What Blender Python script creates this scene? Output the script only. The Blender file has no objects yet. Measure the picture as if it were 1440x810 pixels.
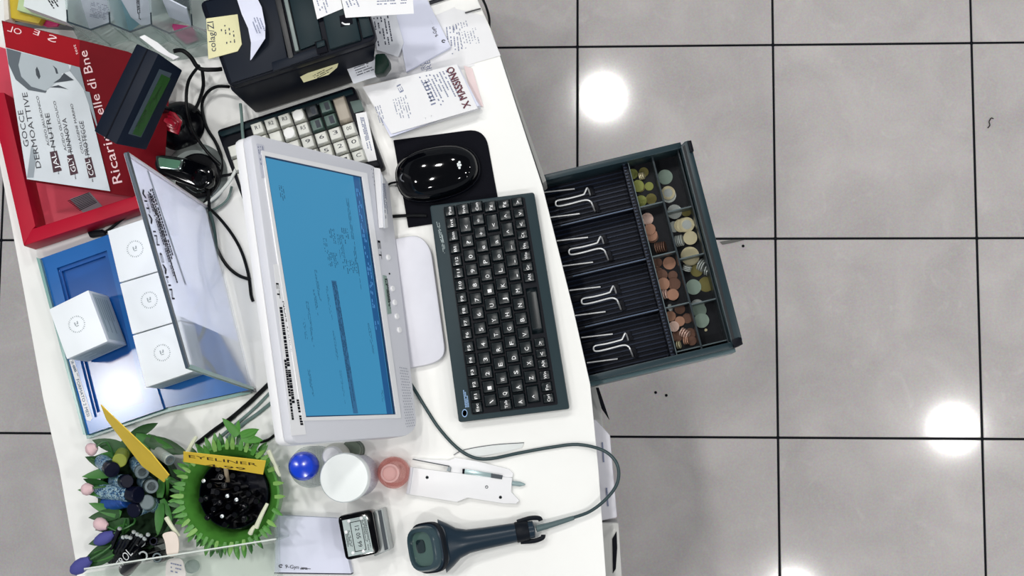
import bpy, bmesh, math, random
from mathutils import Vector, Matrix
from mathutils.geometry import tessellate_polygon

# ------------------------------------------------------------------ camera, world, light, exposure
C = bpy.context.scene.collection
SC = bpy.context.scene
CAM = Vector((0.0341, -0.7872, 2.8743))
RB = Matrix(((0.998340427, 0.005659148, -0.057309388),
             (0.000059867, 0.995057326, 0.099302138),
             (0.057588092, -0.099140770, 0.993405617)))      # world -> camera
FPX = 2000.0
cd = bpy.data.cameras.new('camera')
cd.sensor_width = 36.0
cd.lens = 36.0 * FPX / 1440.0
cd.clip_start = 0.02
cam = bpy.data.objects.new('camera', cd)
cam.matrix_world = Matrix.Translation(CAM) @ RB.transposed().to_4x4()
C.objects.link(cam)
SC.camera = cam

w = bpy.data.worlds.new('shop_daylight')
SC.world = w
w.use_nodes = True
bg = w.node_tree.nodes['Background']
bg.inputs[0].default_value = (0.86, 0.93, 1.0, 1)
bg.inputs[1].default_value = 0.32
SC.view_settings.view_transform = 'Standard'
SC.view_settings.look = 'None'
SC.view_settings.exposure = 0.25
SC.view_settings.gamma = 1.0
LAMP_W = 6.4

ZC = 0.90        # counter top
CEIL = 3.20

def ray(u, v):
    return RB.transposed() @ Vector(((u - 720) / FPX, -(v - 405) / FPX, -1.0))
def at(u, v, z=ZC):
    d = ray(u, v)
    return CAM + d * ((z - CAM.z) / d.z)
class Plane:
    def __init__(s, p, n):
        s.p = Vector(p); s.n = Vector(n).normalized()
        if s.n.dot(CAM - s.p) < 0: s.n = -s.n
    def at(s, u, v, off=0.0):
        d = ray(u, v)
        p = CAM + d * ((s.p - CAM).dot(s.n) / d.dot(s.n))
        return p + s.n * off
def HP(z): return Plane((0, 0, z), (0, 0, 1))
UP = Vector((0, 0, 1))

# ------------------------------------------------------------------ materials
def lin(h):
    h = h.lstrip('#')
    r = [int(h[i:i + 2], 16) / 255 for i in (0, 2, 4)]
    return tuple(c / 12.92 if c <= .04045 else ((c + .055) / 1.055) ** 2.4 for c in r)
MATS = {}
def mat(name, col, rough=.5, metal=0., spec=.5, var=.06, vscale=40, bump=0., bscale=300, emit=None, alpha=1., coat=0., trans=0., ior=1.45):
    if name in MATS: return MATS[name]
    m = bpy.data.materials.new(name); m.use_nodes = True
    nt = m.node_tree; b = nt.nodes['Principled BSDF']
    rgb = lin(col) if isinstance(col, str) else col
    tc = nt.nodes.new('ShaderNodeTexCoord')
    nz = nt.nodes.new('ShaderNodeTexNoise'); nz.inputs['Scale'].default_value = vscale; nz.inputs['Detail'].default_value = 4
    nt.links.new(tc.outputs['Object'], nz.inputs['Vector'])
    mx = nt.nodes.new('ShaderNodeMix'); mx.data_type = 'RGBA'
    mx.inputs[6].default_value = (*[c * (1 - var) for c in rgb], 1)
    mx.inputs[7].default_value = (*[min(1, c * (1 + var)) for c in rgb], 1)
    nt.links.new(nz.outputs['Fac'], mx.inputs[0])
    nt.links.new(mx.outputs[2], b.inputs['Base Color'])
    b.inputs['Roughness'].default_value = rough
    b.inputs['Metallic'].default_value = metal
    b.inputs['Specular IOR Level'].default_value = spec
    b.inputs['Coat Weight'].default_value = coat
    b.inputs['Coat Roughness'].default_value = .05
    b.inputs['Alpha'].default_value = alpha
    b.inputs['Transmission Weight'].default_value = trans
    b.inputs['IOR'].default_value = ior
    if bump:
        n2 = nt.nodes.new('ShaderNodeTexNoise'); n2.inputs['Scale'].default_value = bscale
        nt.links.new(tc.outputs['Object'], n2.inputs['Vector'])
        bp = nt.nodes.new('ShaderNodeBump'); bp.inputs['Strength'].default_value = bump; bp.inputs['Distance'].default_value = .002
        nt.links.new(n2.outputs['Fac'], bp.inputs['Height']); nt.links.new(bp.outputs['Normal'], b.inputs['Normal'])
    if emit:
        b.inputs['Emission Color'].default_value = (*lin(emit[0]), 1)
        b.inputs['Emission Strength'].default_value = emit[1]
    MATS[name] = m
    return m
def clear_mat(name, col, alpha=.15, rough=.05):
    """thin clear plastic: mostly see-through, with a gloss"""
    if name in MATS: return MATS[name]
    m = bpy.data.materials.new(name); m.use_nodes = True
    nt = m.node_tree; nt.nodes.clear()
    out = nt.nodes.new('ShaderNodeOutputMaterial')
    tr = nt.nodes.new('ShaderNodeBsdfTransparent'); tr.inputs[0].default_value = (*[.55 + .45 * c for c in lin(col)], 1)
    pb = nt.nodes.new('ShaderNodeBsdfPrincipled'); pb.inputs['Base Color'].default_value = (*lin(col), 1); pb.inputs['Roughness'].default_value = rough
    fr = nt.nodes.new('ShaderNodeLayerWeight'); fr.inputs[0].default_value = .25
    ad = nt.nodes.new('ShaderNodeMath'); ad.operation = 'MULTIPLY_ADD'; ad.inputs[1].default_value = .35; ad.inputs[2].default_value = alpha
    ad.use_clamp = True
    ms = nt.nodes.new('ShaderNodeMixShader')
    nt.links.new(fr.outputs['Fresnel'], ad.inputs[0]); nt.links.new(ad.outputs[0], ms.inputs[0])
    nt.links.new(tr.outputs[0], ms.inputs[1]); nt.links.new(pb.outputs[0], ms.inputs[2]); nt.links.new(ms.outputs[0], out.inputs[0])
    MATS[name] = m
    return m
def tile_mat():
    m = bpy.data.materials.new('porcelain_tile'); m.use_nodes = True
    nt = m.node_tree; b = nt.nodes['Principled BSDF']; L = nt.links.new
    tc = nt.nodes.new('ShaderNodeTexCoord'); oi = nt.nodes.new('ShaderNodeObjectInfo')
    mp = nt.nodes.new('ShaderNodeMapping'); L(tc.outputs['Object'], mp.inputs[0])
    cb = nt.nodes.new('ShaderNodeCombineXYZ')
    mu = nt.nodes.new('ShaderNodeMath'); mu.operation = 'MULTIPLY'; mu.inputs[1].default_value = 37.0
    L(oi.outputs['Random'], mu.inputs[0]); L(mu.outputs[0], cb.inputs[0]); L(mu.outputs[0], cb.inputs[1]); L(cb.outputs[0], mp.inputs['Location'])
    n1 = nt.nodes.new('ShaderNodeTexNoise'); n1.inputs['Scale'].default_value = 7; n1.inputs['Detail'].default_value = 8; n1.inputs['Distortion'].default_value = .9
    L(mp.outputs[0], n1.inputs['Vector'])
    r1 = nt.nodes.new('ShaderNodeValToRGB')
    r1.color_ramp.elements[0].position = .3; r1.color_ramp.elements[0].color = (*lin('#c6c0bf'), 1)
    r1.color_ramp.elements[1].position = .75; r1.color_ramp.elements[1].color = (*lin('#d8d2d0'), 1)
    L(n1.outputs['Fac'], r1.inputs[0])
    n2 = nt.nodes.new('ShaderNodeTexNoise'); n2.inputs['Scale'].default_value = 14; n2.inputs['Detail'].default_value = 6; n2.inputs['Distortion'].default_value = 2.2
    L(mp.outputs[0], n2.inputs['Vector'])
    r2 = nt.nodes.new('ShaderNodeValToRGB')
    r2.color_ramp.elements[0].position = .6; r2.color_ramp.elements[0].color = (0, 0, 0, 1)
    r2.color_ramp.elements[1].position = .74; r2.color_ramp.elements[1].color = (.32, .32, .32, 1)
    L(n2.outputs['Fac'], r2.inputs[0])
    mx = nt.nodes.new('ShaderNodeMix'); mx.data_type = 'RGBA'; mx.inputs[7].default_value = (*lin('#e4dfdc'), 1)
    L(r2.outputs[0], mx.inputs[0]); L(r1.outputs[0], mx.inputs[6])
    n3 = nt.nodes.new('ShaderNodeTexNoise'); n3.inputs['Scale'].default_value = 260
    L(mp.outputs[0], n3.inputs['Vector'])
    m3 = nt.nodes.new('ShaderNodeMix'); m3.data_type = 'RGBA'; m3.blend_type = 'OVERLAY'; m3.inputs[0].default_value = .26
    L(mx.outputs[2], m3.inputs[6]); L(n3.outputs['Color'], m3.inputs[7]); 
    L(m3.outputs[2], b.inputs['Base Color'])
    b.inputs['Roughness'].default_value = .09
    b.inputs['Specular IOR Level'].default_value = .5
    return m

# ------------------------------------------------------------------ mesh builder
GLY = {}
def glyphs(s):
    if s not in GLY:
        cu = bpy.data.curves.new('t', 'FONT'); cu.body = s; cu.size = 1.0; cu.resolution_u = 2
        o = bpy.data.objects.new('t', cu)
        me = bpy.data.meshes.new_from_object(o)
        vs = [v.co.copy() for v in me.vertices]; fs = [tuple(p.vertices) for p in me.polygons]
        bpy.data.objects.remove(o); bpy.data.curves.remove(cu); bpy.data.meshes.remove(me)
        GLY[s] = (vs, fs)
    return GLY[s]

class B:
    def __init__(s): s.v = []; s.f = []
    def add(s, vs, fs):
        k = len(s.v); s.v += [Vector(x) for x in vs]; s.f += [tuple(i + k for i in f) for f in fs]; return s
    def prism(s, bot, top):
        n = len(bot); 
        area = sum(top[i].x * top[(i + 1) % n].y - top[(i + 1) % n].x * top[i].y for i in range(n))
        if area < 0: bot = bot[::-1]; top = top[::-1]
        fs = [tuple(range(n - 1, -1, -1)), tuple(range(n, 2 * n))]
        fs += [(i, (i + 1) % n, n + (i + 1) % n, n + i) for i in range(n)]
        return s.add(list(bot) + list(top), fs)
    def slab(s, px, z0, z1):
        """upright prism whose top outline is seen at these pixels at height z1"""
        top = [at(u, v, z1) for u, v in px]
        return s.prism([Vector((p.x, p.y, z0)) for p in top], top)
    def plate(s, pl, px, off0, off1):
        """prism on a plane"""
        a = [pl.at(u, v, 0) for u, v in px]
        n = len(a)
        nn = sum(((a[i] - a[0]).cross(a[(i + 1) % n] - a[0]) for i in range(n)), Vector()).dot(pl.n)
        if nn < 0: a = a[::-1]
        bot = [p + pl.n * off0 for p in a]; top = [p + pl.n * off1 for p in a]
        fs = [tuple(range(n - 1, -1, -1)), tuple(range(n, 2 * n))] + [(i, (i + 1) % n, n + (i + 1) % n, n + i) for i in range(n)]
        return s.add(bot + top, fs)
    def flat(s, pl, px, off=.0004):
        a = [pl.at(u, v, off) for u, v in px]
        n = len(a)
        nn = sum(((a[i] - a[0]).cross(a[(i + 1) % n] - a[0]) for i in range(n)), Vector()).dot(pl.n)
        if nn < 0: a = a[::-1]
        return s.add(a, [tuple(range(n))])
    def box(s, c, ex, ey, ez):
        c = Vector(c); vs = [c + ex * i + ey * j + ez * k for k in (-1, 1) for j in (-1, 1) for i in (-1, 1)]
        fs = [(0, 2, 3, 1), (4, 5, 7, 6), (0, 1, 5, 4), (2, 6, 7, 3), (0, 4, 6, 2), (1, 3, 7, 5)]
        if ex.cross(ey).dot(ez) < 0: fs = [f[::-1] for f in fs]
        return s.add(vs, fs)
    def loft(s, rings, cap=True, closed=True):
        n = len(rings[0]); k = len(s.v)
        vs = [p for r in rings for p in r]; fs = []
        for a in range(len(rings) - 1):
            for i in range(n if closed else n - 1):
                j = (i + 1) % n
                fs.append((a * n + i, a * n + j, (a + 1) * n + j, (a + 1) * n + i))
        if cap:
            fs.append(tuple(range(n - 1, -1, -1))); fs.append(tuple(range((len(rings) - 1) * n, len(rings) * n)))
        return s.add(vs, fs)
    def tube(s, pts, r, n=8, smooth=4, rr=None):
        pts = [Vector(p) for p in pts]
        if smooth and len(pts) > 2:
            out = []; m = len(pts)
            for i in range(m - 1):
                p0, p1, p2, p3 = pts[max(i - 1, 0)], pts[i], pts[i + 1], pts[min(i + 2, m - 1)]
                for k in range(smooth):
                    t = k / smooth
                    out.append(.5 * ((2 * p1) + (p2 - p0) * t + (2 * p0 - 5 * p1 + 4 * p2 - p3) * t * t + (3 * p1 - p0 - 3 * p2 + p3) * t ** 3))
            out.append(pts[-1]); pts = out
        rings = []; m = len(pts); prev = None
        for i, p in enumerate(pts):
            d = (pts[min(i + 1, m - 1)] - pts[max(i - 1, 0)]).normalized()
            a = prev - d * prev.dot(d) if prev is not None else (UP if abs(d.z) < .9 else Vector((1, 0, 0))) .cross(d)
            a = a.normalized(); prev = a; b = d.cross(a)
            q = rr(i / (m - 1)) if rr else r
            rings.append([p + a * math.cos(t) * q + b * math.sin(t) * q for t in (2 * math.pi * j / n for j in range(n))])
        return s.loft(rings)
    def lathe(s, c, prof, n=32, ax=None, ex=None, sx=1., sy=1., sup=2.):
        """rings (radius, height) about axis ax through c"""
        c = Vector(c); ax = (ax or UP).normalized()
        ex = ex or (Vector((1, 0, 0)) if abs(ax.x) < .9 else Vector((0, 1, 0)))
        ex = (ex - ax * ex.dot(ax)).normalized(); ey = ax.cross(ex)
        rings = []
        for r, h in prof:
            ring = []
            for j in range(n):
                t = 2 * math.pi * j / n; ct, st = math.cos(t), math.sin(t)
                k = (abs(ct) ** sup + abs(st) ** sup) ** (-1 / sup)
                ring.append(c + ax * h + ex * ct * k * r * sx + ey * st * k * r * sy)
            rings.append(ring)
        return s.loft(rings)
    def text(s, t, p0, p1, h, n, off=.0004, fit=True, mirror=False):
        """text along p0->p1, letter height h, on a surface with normal n"""
        vs, fs = glyphs(t)
        if not vs: return s
        d = p1 - p0; L = d.length; d = d.normalized(); up = n.cross(d).normalized()
        x0 = min(v.x for v in vs); x1 = max(v.x for v in vs)
        sx = L / (x1 - x0) if fit else h / .7
        sy = h / .7
        if mirror:
            return s.add([p1 - d * (v.x - x0) * sx + up * v.y * sy + n * off for v in vs], [f[::-1] for f in fs])
        return s.add([p0 + d * (v.x - x0) * sx + up * v.y * sy + n * off for v in vs], fs)
    def ptext(s, t, pl, a, b, hpx, off=.0005, mirror=False):
        """text between two baseline pixels on a plane; hpx = letter height in photo pixels"""
        p0 = pl.at(*a); p1 = pl.at(*b)
        pxl = math.hypot(a[0] - b[0], a[1] - b[1])
        return s.text(t, p0, p1, hpx * (p1 - p0).length / pxl, pl.n, off, True, mirror)
    def marks(s, pl, o, a, b, rows, seed=0, fill=.75, th=.45, off=.0004, minw=.03, maxw=.12):
        """rows of illegible dashes: o origin pixel, a = end of the first row, b = start of the last row"""
        rd = random.Random(seed); rows = int(rows * 1.5) if rows > 1 else 1; minw *= .55; maxw *= .6; th *= .9
        O = pl.at(*o); A = pl.at(*a) - O; D = pl.at(*b) - O
        for r in range(rows):
            x = 0; y = r / max(rows - 1, 1); e = rd.uniform(.55, 1)
            hh = D / max(rows - 1, 1) * th * .5 if rows > 1 else D * .5
            while x < e:
                wd = rd.uniform(minw, maxw)
                if rd.random() < fill:
                    p = O + D * y + A * x; q = O + D * y + A * min(x + wd * .8, 1)
                    vs = [p - hh, q - hh, q + hh, p + hh]
                    vs = [k + pl.n * off for k in vs]
                    f = (0, 1, 2, 3)
                    if (vs[1] - vs[0]).cross(vs[2] - vs[0]).dot(pl.n) < 0: f = f[::-1]
                    s.add(vs, [f])
                x += wd
        return s
    def build(s, name, m, parent=None, bevel=0., seg=2, smooth=35, loc=None):
        me = bpy.data.meshes.new(name)
        o0 = Vector(loc) if loc is not None else (parent.matrix_world_loc if False else (world_loc(parent) if parent else Vector()))
        me.from_pydata([v - o0 for v in s.v], [], s.f)
        if bevel:
            bm = bmesh.new(); bm.from_mesh(me)
            es = [e for e in bm.edges if e.is_manifold and e.calc_face_angle(0) > .6]
            bmesh.ops.bevel(bm, geom=es, offset=bevel, segments=seg, profile=.6, affect='EDGES', clamp_overlap=True)
            bm.to_mesh(me); bm.free()
        me.validate(); me.update()
        me.materials.append(m)
        if smooth:
            for p in me.polygons: p.use_smooth = True
            me.set_sharp_from_angle(angle=math.radians(smooth))
        o = bpy.data.objects.new(name, me); C.objects.link(o)
        if parent: o.parent = parent
        else: o.location = o0
        return o
def world_loc(o):
    v = Vector(o.location)
    while o.parent: o = o.parent; v += o.location
    return v
def tag(o, label, cat, group=None):
    o['label'] = label; o['category'] = cat
    if group: o['group'] = group
    return o
def thing(name, label, cat, loc, group=None):
    o = bpy.data.objects.new(name, None); o.empty_display_size = .02; C.objects.link(o); o.location = loc
    return tag(o, label, cat, group)
def inst(me, name, parent, M):
    o = bpy.data.objects.new(name, me); C.objects.link(o)
    if parent: o.parent = parent; M = Matrix.Translation(-world_loc(parent)) @ M
    o.matrix_local = M if parent else M
    if not parent: o.matrix_world = M
    return o
def basis(o, ex, ey, ez):
    M = Matrix((ex, ey, ez)).transposed().to_4x4(); M.translation = o; return M
def lerp(a, b, t): return a + (b - a) * t
def quad(p, s, t):
    """bilinear pixel in a quad p = (00, 10, 11, 01)"""
    x = (1 - s) * (1 - t) * p[0][0] + s * (1 - t) * p[1][0] + s * t * p[2][0] + (1 - s) * t * p[3][0]
    y = (1 - s) * (1 - t) * p[0][1] + s * (1 - t) * p[1][1] + s * t * p[2][1] + (1 - s) * t * p[3][1]
    return (x, y)
def roundq(p, r, n=5, which=(1, 1, 1, 1)):
    """pixel polygon with rounded corners"""
    out = []; m = len(p)
    for i in range(m):
        P = Vector(p[i]); A = (Vector(p[i - 1]) - P); D = (Vector(p[(i + 1) % m]) - P)
        if not which[i % len(which)]: out.append(tuple(P)); continue
        a = P + A.normalized() * min(r, A.length * .45); d = P + D.normalized() * min(r, D.length * .45)
        for k in range(n + 1):
            t = k / n; q = a * (1 - t) ** 2 + P * 2 * t * (1 - t) + d * t * t
            out.append(tuple(q))
    return out

# ------------------------------------------------------------------ common materials
WHITE = mat('white_laminate', '#f8f8f5', .35, var=.01)
WPLAST = mat('white_plastic', '#eeeef0', .35, var=.015)
GPLAST = mat('pale_grey_plastic', '#d9dae1', .4, var=.015)
BLACK = mat('black_plastic', '#080b15', .42, spec=.14, var=.1)
BLACKM = mat('matt_black_plastic', '#0d0f18', .6, spec=.3, var=.1, bump=.15, bscale=900)
GLOSSB = mat('gloss_black', '#040509', .06, spec=.3, coat=.1)
PAPER = mat('white_paper', '#eeeef0', .8, spec=.2, var=.02)
PAPERB = mat('cool_white_paper', '#dfe2f4', .7, spec=.2, var=.02)
INK = mat('grey_ink', '#8289a3', .8, spec=.1)
DINK = mat('black_ink', '#14151c', .8, spec=.1)
CHROME = mat('chrome_wire', '#f2f4f6', .3, metal=.35)
YELLOW = mat('yellow_paper', '#e0dcb0', .8, spec=.2)
CABLE = mat('black_cable', '#070a0e', .45, spec=.25)
GCABLE = mat('grey_green_cable', '#6d8480', .45)
WCABLE = mat('white_cable', '#d8dcd8', .4)
ACRYL = clear_mat('clear_acrylic', '#dfeae8', .10)
EDGE = mat('acrylic_edge', '#7fa7a2', .2)

# ------------------------------------------------------------------ floor, ceiling, lamps
def struct(o): o['kind'] = 'structure'; return o
fl = B().box(Vector((.4, -.6, -.022)), Vector((2.4, 0, 0)), Vector((0, 2.2, 0)), Vector((0, 0, .02))).build('floor', mat('dark_grout', '#1b1d22', .9, spec=.1), smooth=0)
struct(fl)
tm = tile_mat()
tb = B().box(Vector((0, 0, -.0045)), Vector((.1977, 0, 0)), Vector((0, .1977, 0)), Vector((0, 0, .0045))).build('tile', tm, fl, bevel=.0011, seg=1, smooth=0)
tme = tb.data
first = True
rt = random.Random(4)
for i in range(-5, 7):
    for j in range(-7, 4):
        o = tb if first else bpy.data.objects.new('tile', tme)
        if not first: C.objects.link(o); o.parent = fl
        first = False
        o.location = ((i + .5) * .4 - 0, (j + .5) * .4, rt.uniform(-.0004, .0004))
ce = B().box(Vector((.6, -.7, CEIL + .03)), Vector((2.8, 0, 0)), Vector((0, 2.6, 0)), Vector((0, 0, .03))).build('ceiling', mat('white_ceiling_paint', '#9b9b98', .9, spec=.1), smooth=0)
struct(ce)
def lamp(p, label):
    t = thing('downlight', label, 'ceiling light', p, 'round downlights in the ceiling')
    B().lathe(p, [(.077, -.002), (.093, -.012), (.097, 0), (.097, .0), (.077, .0)], 40).build('trim_ring', WPLAST, t)
    B().lathe(p, [(.077, -.003), (.077, -.001)], 40).build('diffuser', mat('lamp_diffuser', '#ffffff', .5, emit=('#ffffff', 6.0)), t)
    ld = bpy.data.lights.new('lamp_light', 'AREA'); ld.shape = 'DISK'; ld.size = .13; ld.energy = LAMP_W; ld.color = (1, .985, .96)
    lo = bpy.data.objects.new('lamp_light', ld); C.objects.link(lo); lo.parent = t; lo.location = (0, 0, -.006)
def mirror(u, v):
    d = ray(u, v); t = (-(CEIL) - CAM.z) / d.z; p = CAM + d * t
    return Vector((p.x, p.y, CEIL))
for (u, v, l) in ((848, 137, 'round downlight mirrored in the floor beside the top of the counter'),
                  (1340, 603, 'round downlight mirrored sharply at the right of the floor'),
                  (1115, 836, 'round downlight mirrored at the bottom edge of the floor')):
    lamp(mirror(u, v), l)
_d = ray(172, 548); _p = at(172, 548, .909); _q = _p + Vector((_d.x, _d.y, -_d.z)) * ((CEIL - .909) / -_d.z)
for k, (x, y) in enumerate(((-.95, .3), (_q.x, _q.y), (-.45, .25), (-.42, -1.75), (-.5, -.62), (2.7, .3), (2.75, -.9), (2.6, -2.0))):  # all but the tray-mirrored one are unseen lamps added for fill light
    lamp(Vector((x, y, CEIL)), 'white downlight ' + ['added for fill above the red display tray side', 'in the ceiling mirrored in the blue display tray', 'added for fill above the printer end of the counter', 'added for fill above the front end of the counter', 'added for fill straight above the touch monitor', 'added for fill far beyond the rightmost floor tiles, printer end', 'added for fill far beyond the rightmost floor tiles, middle', 'added for fill far beyond the rightmost floor tiles, front end'][k])

# ------------------------------------------------------------------ the counter
EDGE_R = [(610, -190), (648, -90), (672, 0), (690, 40), (700, 68), (740, 192), (763, 262), (807, 438), (830, 540), (836, 600), (842, 662), (852, 807), (862, 1010)]
EDGE_L = [(128, 1010), (105, 785), (83, 660), (60, 560), (33, 410), (1, 240), (-14, 160), (-60, -190)]
ct = thing('shop_counter', 'long white shop counter with slightly bowed edges carrying the whole till', 'counter', at(430, 420, 0))
B().slab(EDGE_R + EDGE_L, .868, ZC).build('worktop', WHITE, ct, bevel=.002, seg=2)
def inset(px, d): return [(u + d, v) for u, v in px]
body = [(x + 16, y) for x, y in EDGE_R[:6]] + [(x + 12, y) for x, y in EDGE_R[6:8]] + [(x + 19, y) for x, y in EDGE_R[8:]]
B().slab([(x - 4, y) for x, y in EDGE_R[:8]] + [(x + 12, y) for x, y in EDGE_R[8:]] + [(165, 1010), (120, 640), (60, 330), (-20, -190)], .0, .74).build('cabinet_body', mat('grey_white_board', '#c9c9c6', .5), ct, bevel=.002)
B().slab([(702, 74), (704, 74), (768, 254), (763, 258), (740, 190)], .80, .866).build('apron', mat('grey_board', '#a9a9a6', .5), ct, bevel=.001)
# pulled drawers under the worktop edge, lower right
B().slab([(800, 585), (838, 590), (858, 612), (868, 728), (848, 732), (815, 730)], .745, .83).build('drawer_front', mat('lilac_white_board', '#d7d6de', .5), ct, bevel=.003)
B().slab([(820, 737), (850, 735), (870, 735), (877, 845), (886, 1005), (862, 1005), (832, 1005)], .745, .835).build('drawer_front', mat('grey_white_board', '#c9c9c6', .5), ct, bevel=.003)
B().slab([(861, 758), (867, 747), (868, 770), (866, 800), (862, 806)], .834, .8362).build('handle_slot', DINK, ct)
B().slab([(846, 622), (848, 622), (850, 650), (848, 650)], .829, .8314).build('handle_slot', INK, ct)
B().slab([(852, 686), (854, 686), (856, 712), (854, 712)], .829, .8314).build('handle_slot', INK, ct)
B().slab([(838, 545), (842, 545), (852, 575), (857, 590), (846, 574)], .76, .80).build('drawer_rail', DINK, ct)

# ------------------------------------------------------------------ cash drawer with clips
DQ = ((762, 250), (958, 203), (1033, 487), (830, 535))
def dq(s, t): return quad(DQ, s, t)
def dstrip(s0, t0, s1, t1): return [dq(s0, t0), dq(s1, t0), dq(s1, t1), dq(s0, t1)]
DRAW = mat('charcoal_drawer_plastic', '#0a0f1b', .38, spec=.2, var=.12)
DRAWM = mat('blue_black_drawer_floor', '#060a16', .5, spec=.15, var=.15)
DTEAL = mat('dark_teal_painted_steel', '#22353c', .32, spec=.35, var=.08)
dr = thing('cash_drawer', 'open dark cash drawer pulled out from under the white counter', 'cash drawer', at(880, 380, .745))
B().slab(dstrip(-.55, 0, 1.0, 1), .745, .757).build('base_pan', DRAW, dr)
for t0, t1, z1 in ((-.012, .018, .838), (.975, 1.006, .838)):
    B().slab(dstrip(-.55, t0, 1.0, t1), .7445, z1).build('side_rail', DTEAL, dr, bevel=.0012)
B().slab([dq(-.3, 1.004), dq(1.0, 1.004), dq(1.0, 1.028), dq(-.3, 1.028)], .752, .815).build('slide', mat('teal_runner', '#4c666c', .3), dr, bevel=.001)
B().slab([(957, 205), (963, 199), (969, 197), (972, 203), (1044, 478), (1040, 486), (1033, 488), (1028, 480)], .735, .846).build('front_panel', DTEAL, dr, bevel=.0015)
B().slab([(960, 206), (963, 204), (1034, 480), (1031, 483)], .845, .8475).build('front_lip', mat('black_rubber', '#10141a', .5), dr)
B().slab([(967, 198), (972, 197), (976, 212), (971, 214)], .80, .852).build('front_catch', BLACK, dr, bevel=.001)
B().slab([(1029, 478), (1042, 474), (1045, 484), (1033, 489)], .80, .850).build('front_catch', BLACK, dr, bevel=.001)
TD = [.0, .245, .495, .745, 1.0]
B().slab(dstrip(-.55, .018, .585, .975), .757, .778).build('note_floor', DRAWM, dr)
rb = B()
for k in range(4):
    for j in range(11):
        tt = TD[k] + .022 + (TD[k + 1] - TD[k] - .035) * j / 10
        rb.slab(dstrip(-.5, tt - .0035, .575, tt + .0035), .777, .7805)
o = rb.build('floor_ribs', mat('blue_black_rib', '#101c32', .35, spec=.3), dr); o['kind'] = 'stuff'
for t in TD[1:4]:
    B().slab([dq(-.5, t - .006), dq(.6, t - .006), dq(.6, t + .006), dq(-.5, t + .006)], .757, .812).build('note_divider', DRAW, dr, bevel=.0012)
    B().slab([dq(.05, t - .0035), dq(.585, t - .0035), dq(.585, t + .0015), dq(.05, t + .0015)], .8115, .8135).build('divider_trim', mat('worn_edge', '#54647c', .3), dr)
B().slab(dstrip(.565, .012, .606, .982), .757, .816).build('cross_divider', DRAW, dr, bevel=.001)
cm = B()
for j in range(62):
    t = .03 + .94 * j / 61
    cm.slab(dstrip(.570, t - .0035, .585, t + .0035), .815, .819)
    if j % 2: cm.slab(dstrip(.588, t - .002, .594, t + .003), .815, .8185)
o = cm.build('comb_teeth', mat('comb_grey', '#222e44', .35), dr); o['kind'] = 'stuff'
B().slab(dstrip(.606, .018, .966, .975), .757, .7868).build('cup_floor', mat('cup_floor_black', '#080c14', .4, spec=.2), dr)
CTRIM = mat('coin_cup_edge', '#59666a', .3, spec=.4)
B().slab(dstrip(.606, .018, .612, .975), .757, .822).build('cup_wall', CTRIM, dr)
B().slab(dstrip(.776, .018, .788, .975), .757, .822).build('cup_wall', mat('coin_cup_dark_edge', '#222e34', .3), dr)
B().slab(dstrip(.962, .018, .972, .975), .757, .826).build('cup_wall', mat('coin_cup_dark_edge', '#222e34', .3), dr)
for t, a, b in ((.247, .612, .776), (.492, .612, .776), (.745, .612, .776), (.962, .612, .776), (.300, .788, .962), (.533, .788, .962), (.757, .788, .962), (.962, .788, .962)):
    B().slab([dq(a, t - .003), dq(b, t - .003), dq(b, t + .003), dq(a, t + .003)], .757, .818).build('cup_divider', CTRIM, dr)
def clip(dx, dy):
    def q(u, v, z): return at(u + dx, v + dy, z)
    z = .808
    b = B().tube([q(829.7, 274, .785), q(828, 268, .797), q(825.5, 264.6, z), q(822, 271.5, z), q(819, 274, z), q(800, 279, z), q(784, 282, z), q(781.2, 286, z), q(784.5, 289.8, z), q(800, 287, z), q(822, 281.4, z), q(830, 283, z), q(833, 288, z), q(836.5, 297, .785)], .0012, 8, 4)
    c = b.build('note_clip', CHROME, dr)
    B().slab([(u + dx, v + dy) for u, v in ((763, 279), (782, 276), (784, 284), (766, 288))], .778, .800).build('clip_hinge', BLACK, c, bevel=.002)
    for s in ((826, 262, 831, 275), (833, 285, 838, 299)):
        B().slab([(s[0] + dx + 1, s[1] + dy), (s[0] + dx + 7, s[1] + dy - 1), (s[2] + dx + 7, s[3] + dy - 1), (s[2] + dx + 1, s[3] + dy)], .780, .7835).build('clip_foot', BLACK, c, bevel=.0008)
    for (a, bb) in (((764, 270.5), (808, 265.5)), ((772, 306), (815, 300.5))):
        B().tube([q(*a, .790), q(*bb, .788)], .0011, 6, 0).build('clip_rod', CHROME, dr)
for d in ((0, 0), (18.8, 68.2), (36.5, 137.8), (53.5, 204.2)): clip(*d)

# ------------------------------------------------------------------ coins, every one a thing
COP = mat('copper_coin', '#c0937c', .3, metal=.25, var=.25, vscale=260, bump=.5, bscale=500)
COPD = mat('dark_copper_coin', '#866658', .35, metal=.4, var=.3, vscale=260, bump=.5, bscale=500)
PINK = mat('bright_copper_coin', '#f2d0c2', .3, metal=.4, var=.15, vscale=260, bump=.5, bscale=500)
GRN = mat('greenish_brass_coin', '#a3aa62', .3, metal=.25, var=.25, vscale=260, bump=.5, bscale=500)
GRD = mat('tarnished_brass_coin', '#8f8854', .35, metal=.45, var=.3, vscale=260, bump=.5, bscale=500)
GOLD = mat('pale_gold_coin', '#eee3bd', .28, metal=.45, var=.2, vscale=260, bump=.5, bscale=500)
SIL = mat('silver_coin', '#dbe2de', .25, metal=.45, var=.15, vscale=260, bump=.5, bscale=500)
TEALC = mat('green_silver_coin', '#a9bfb1', .28, metal=.45, var=.2, vscale=260, bump=.5, bscale=500)
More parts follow.
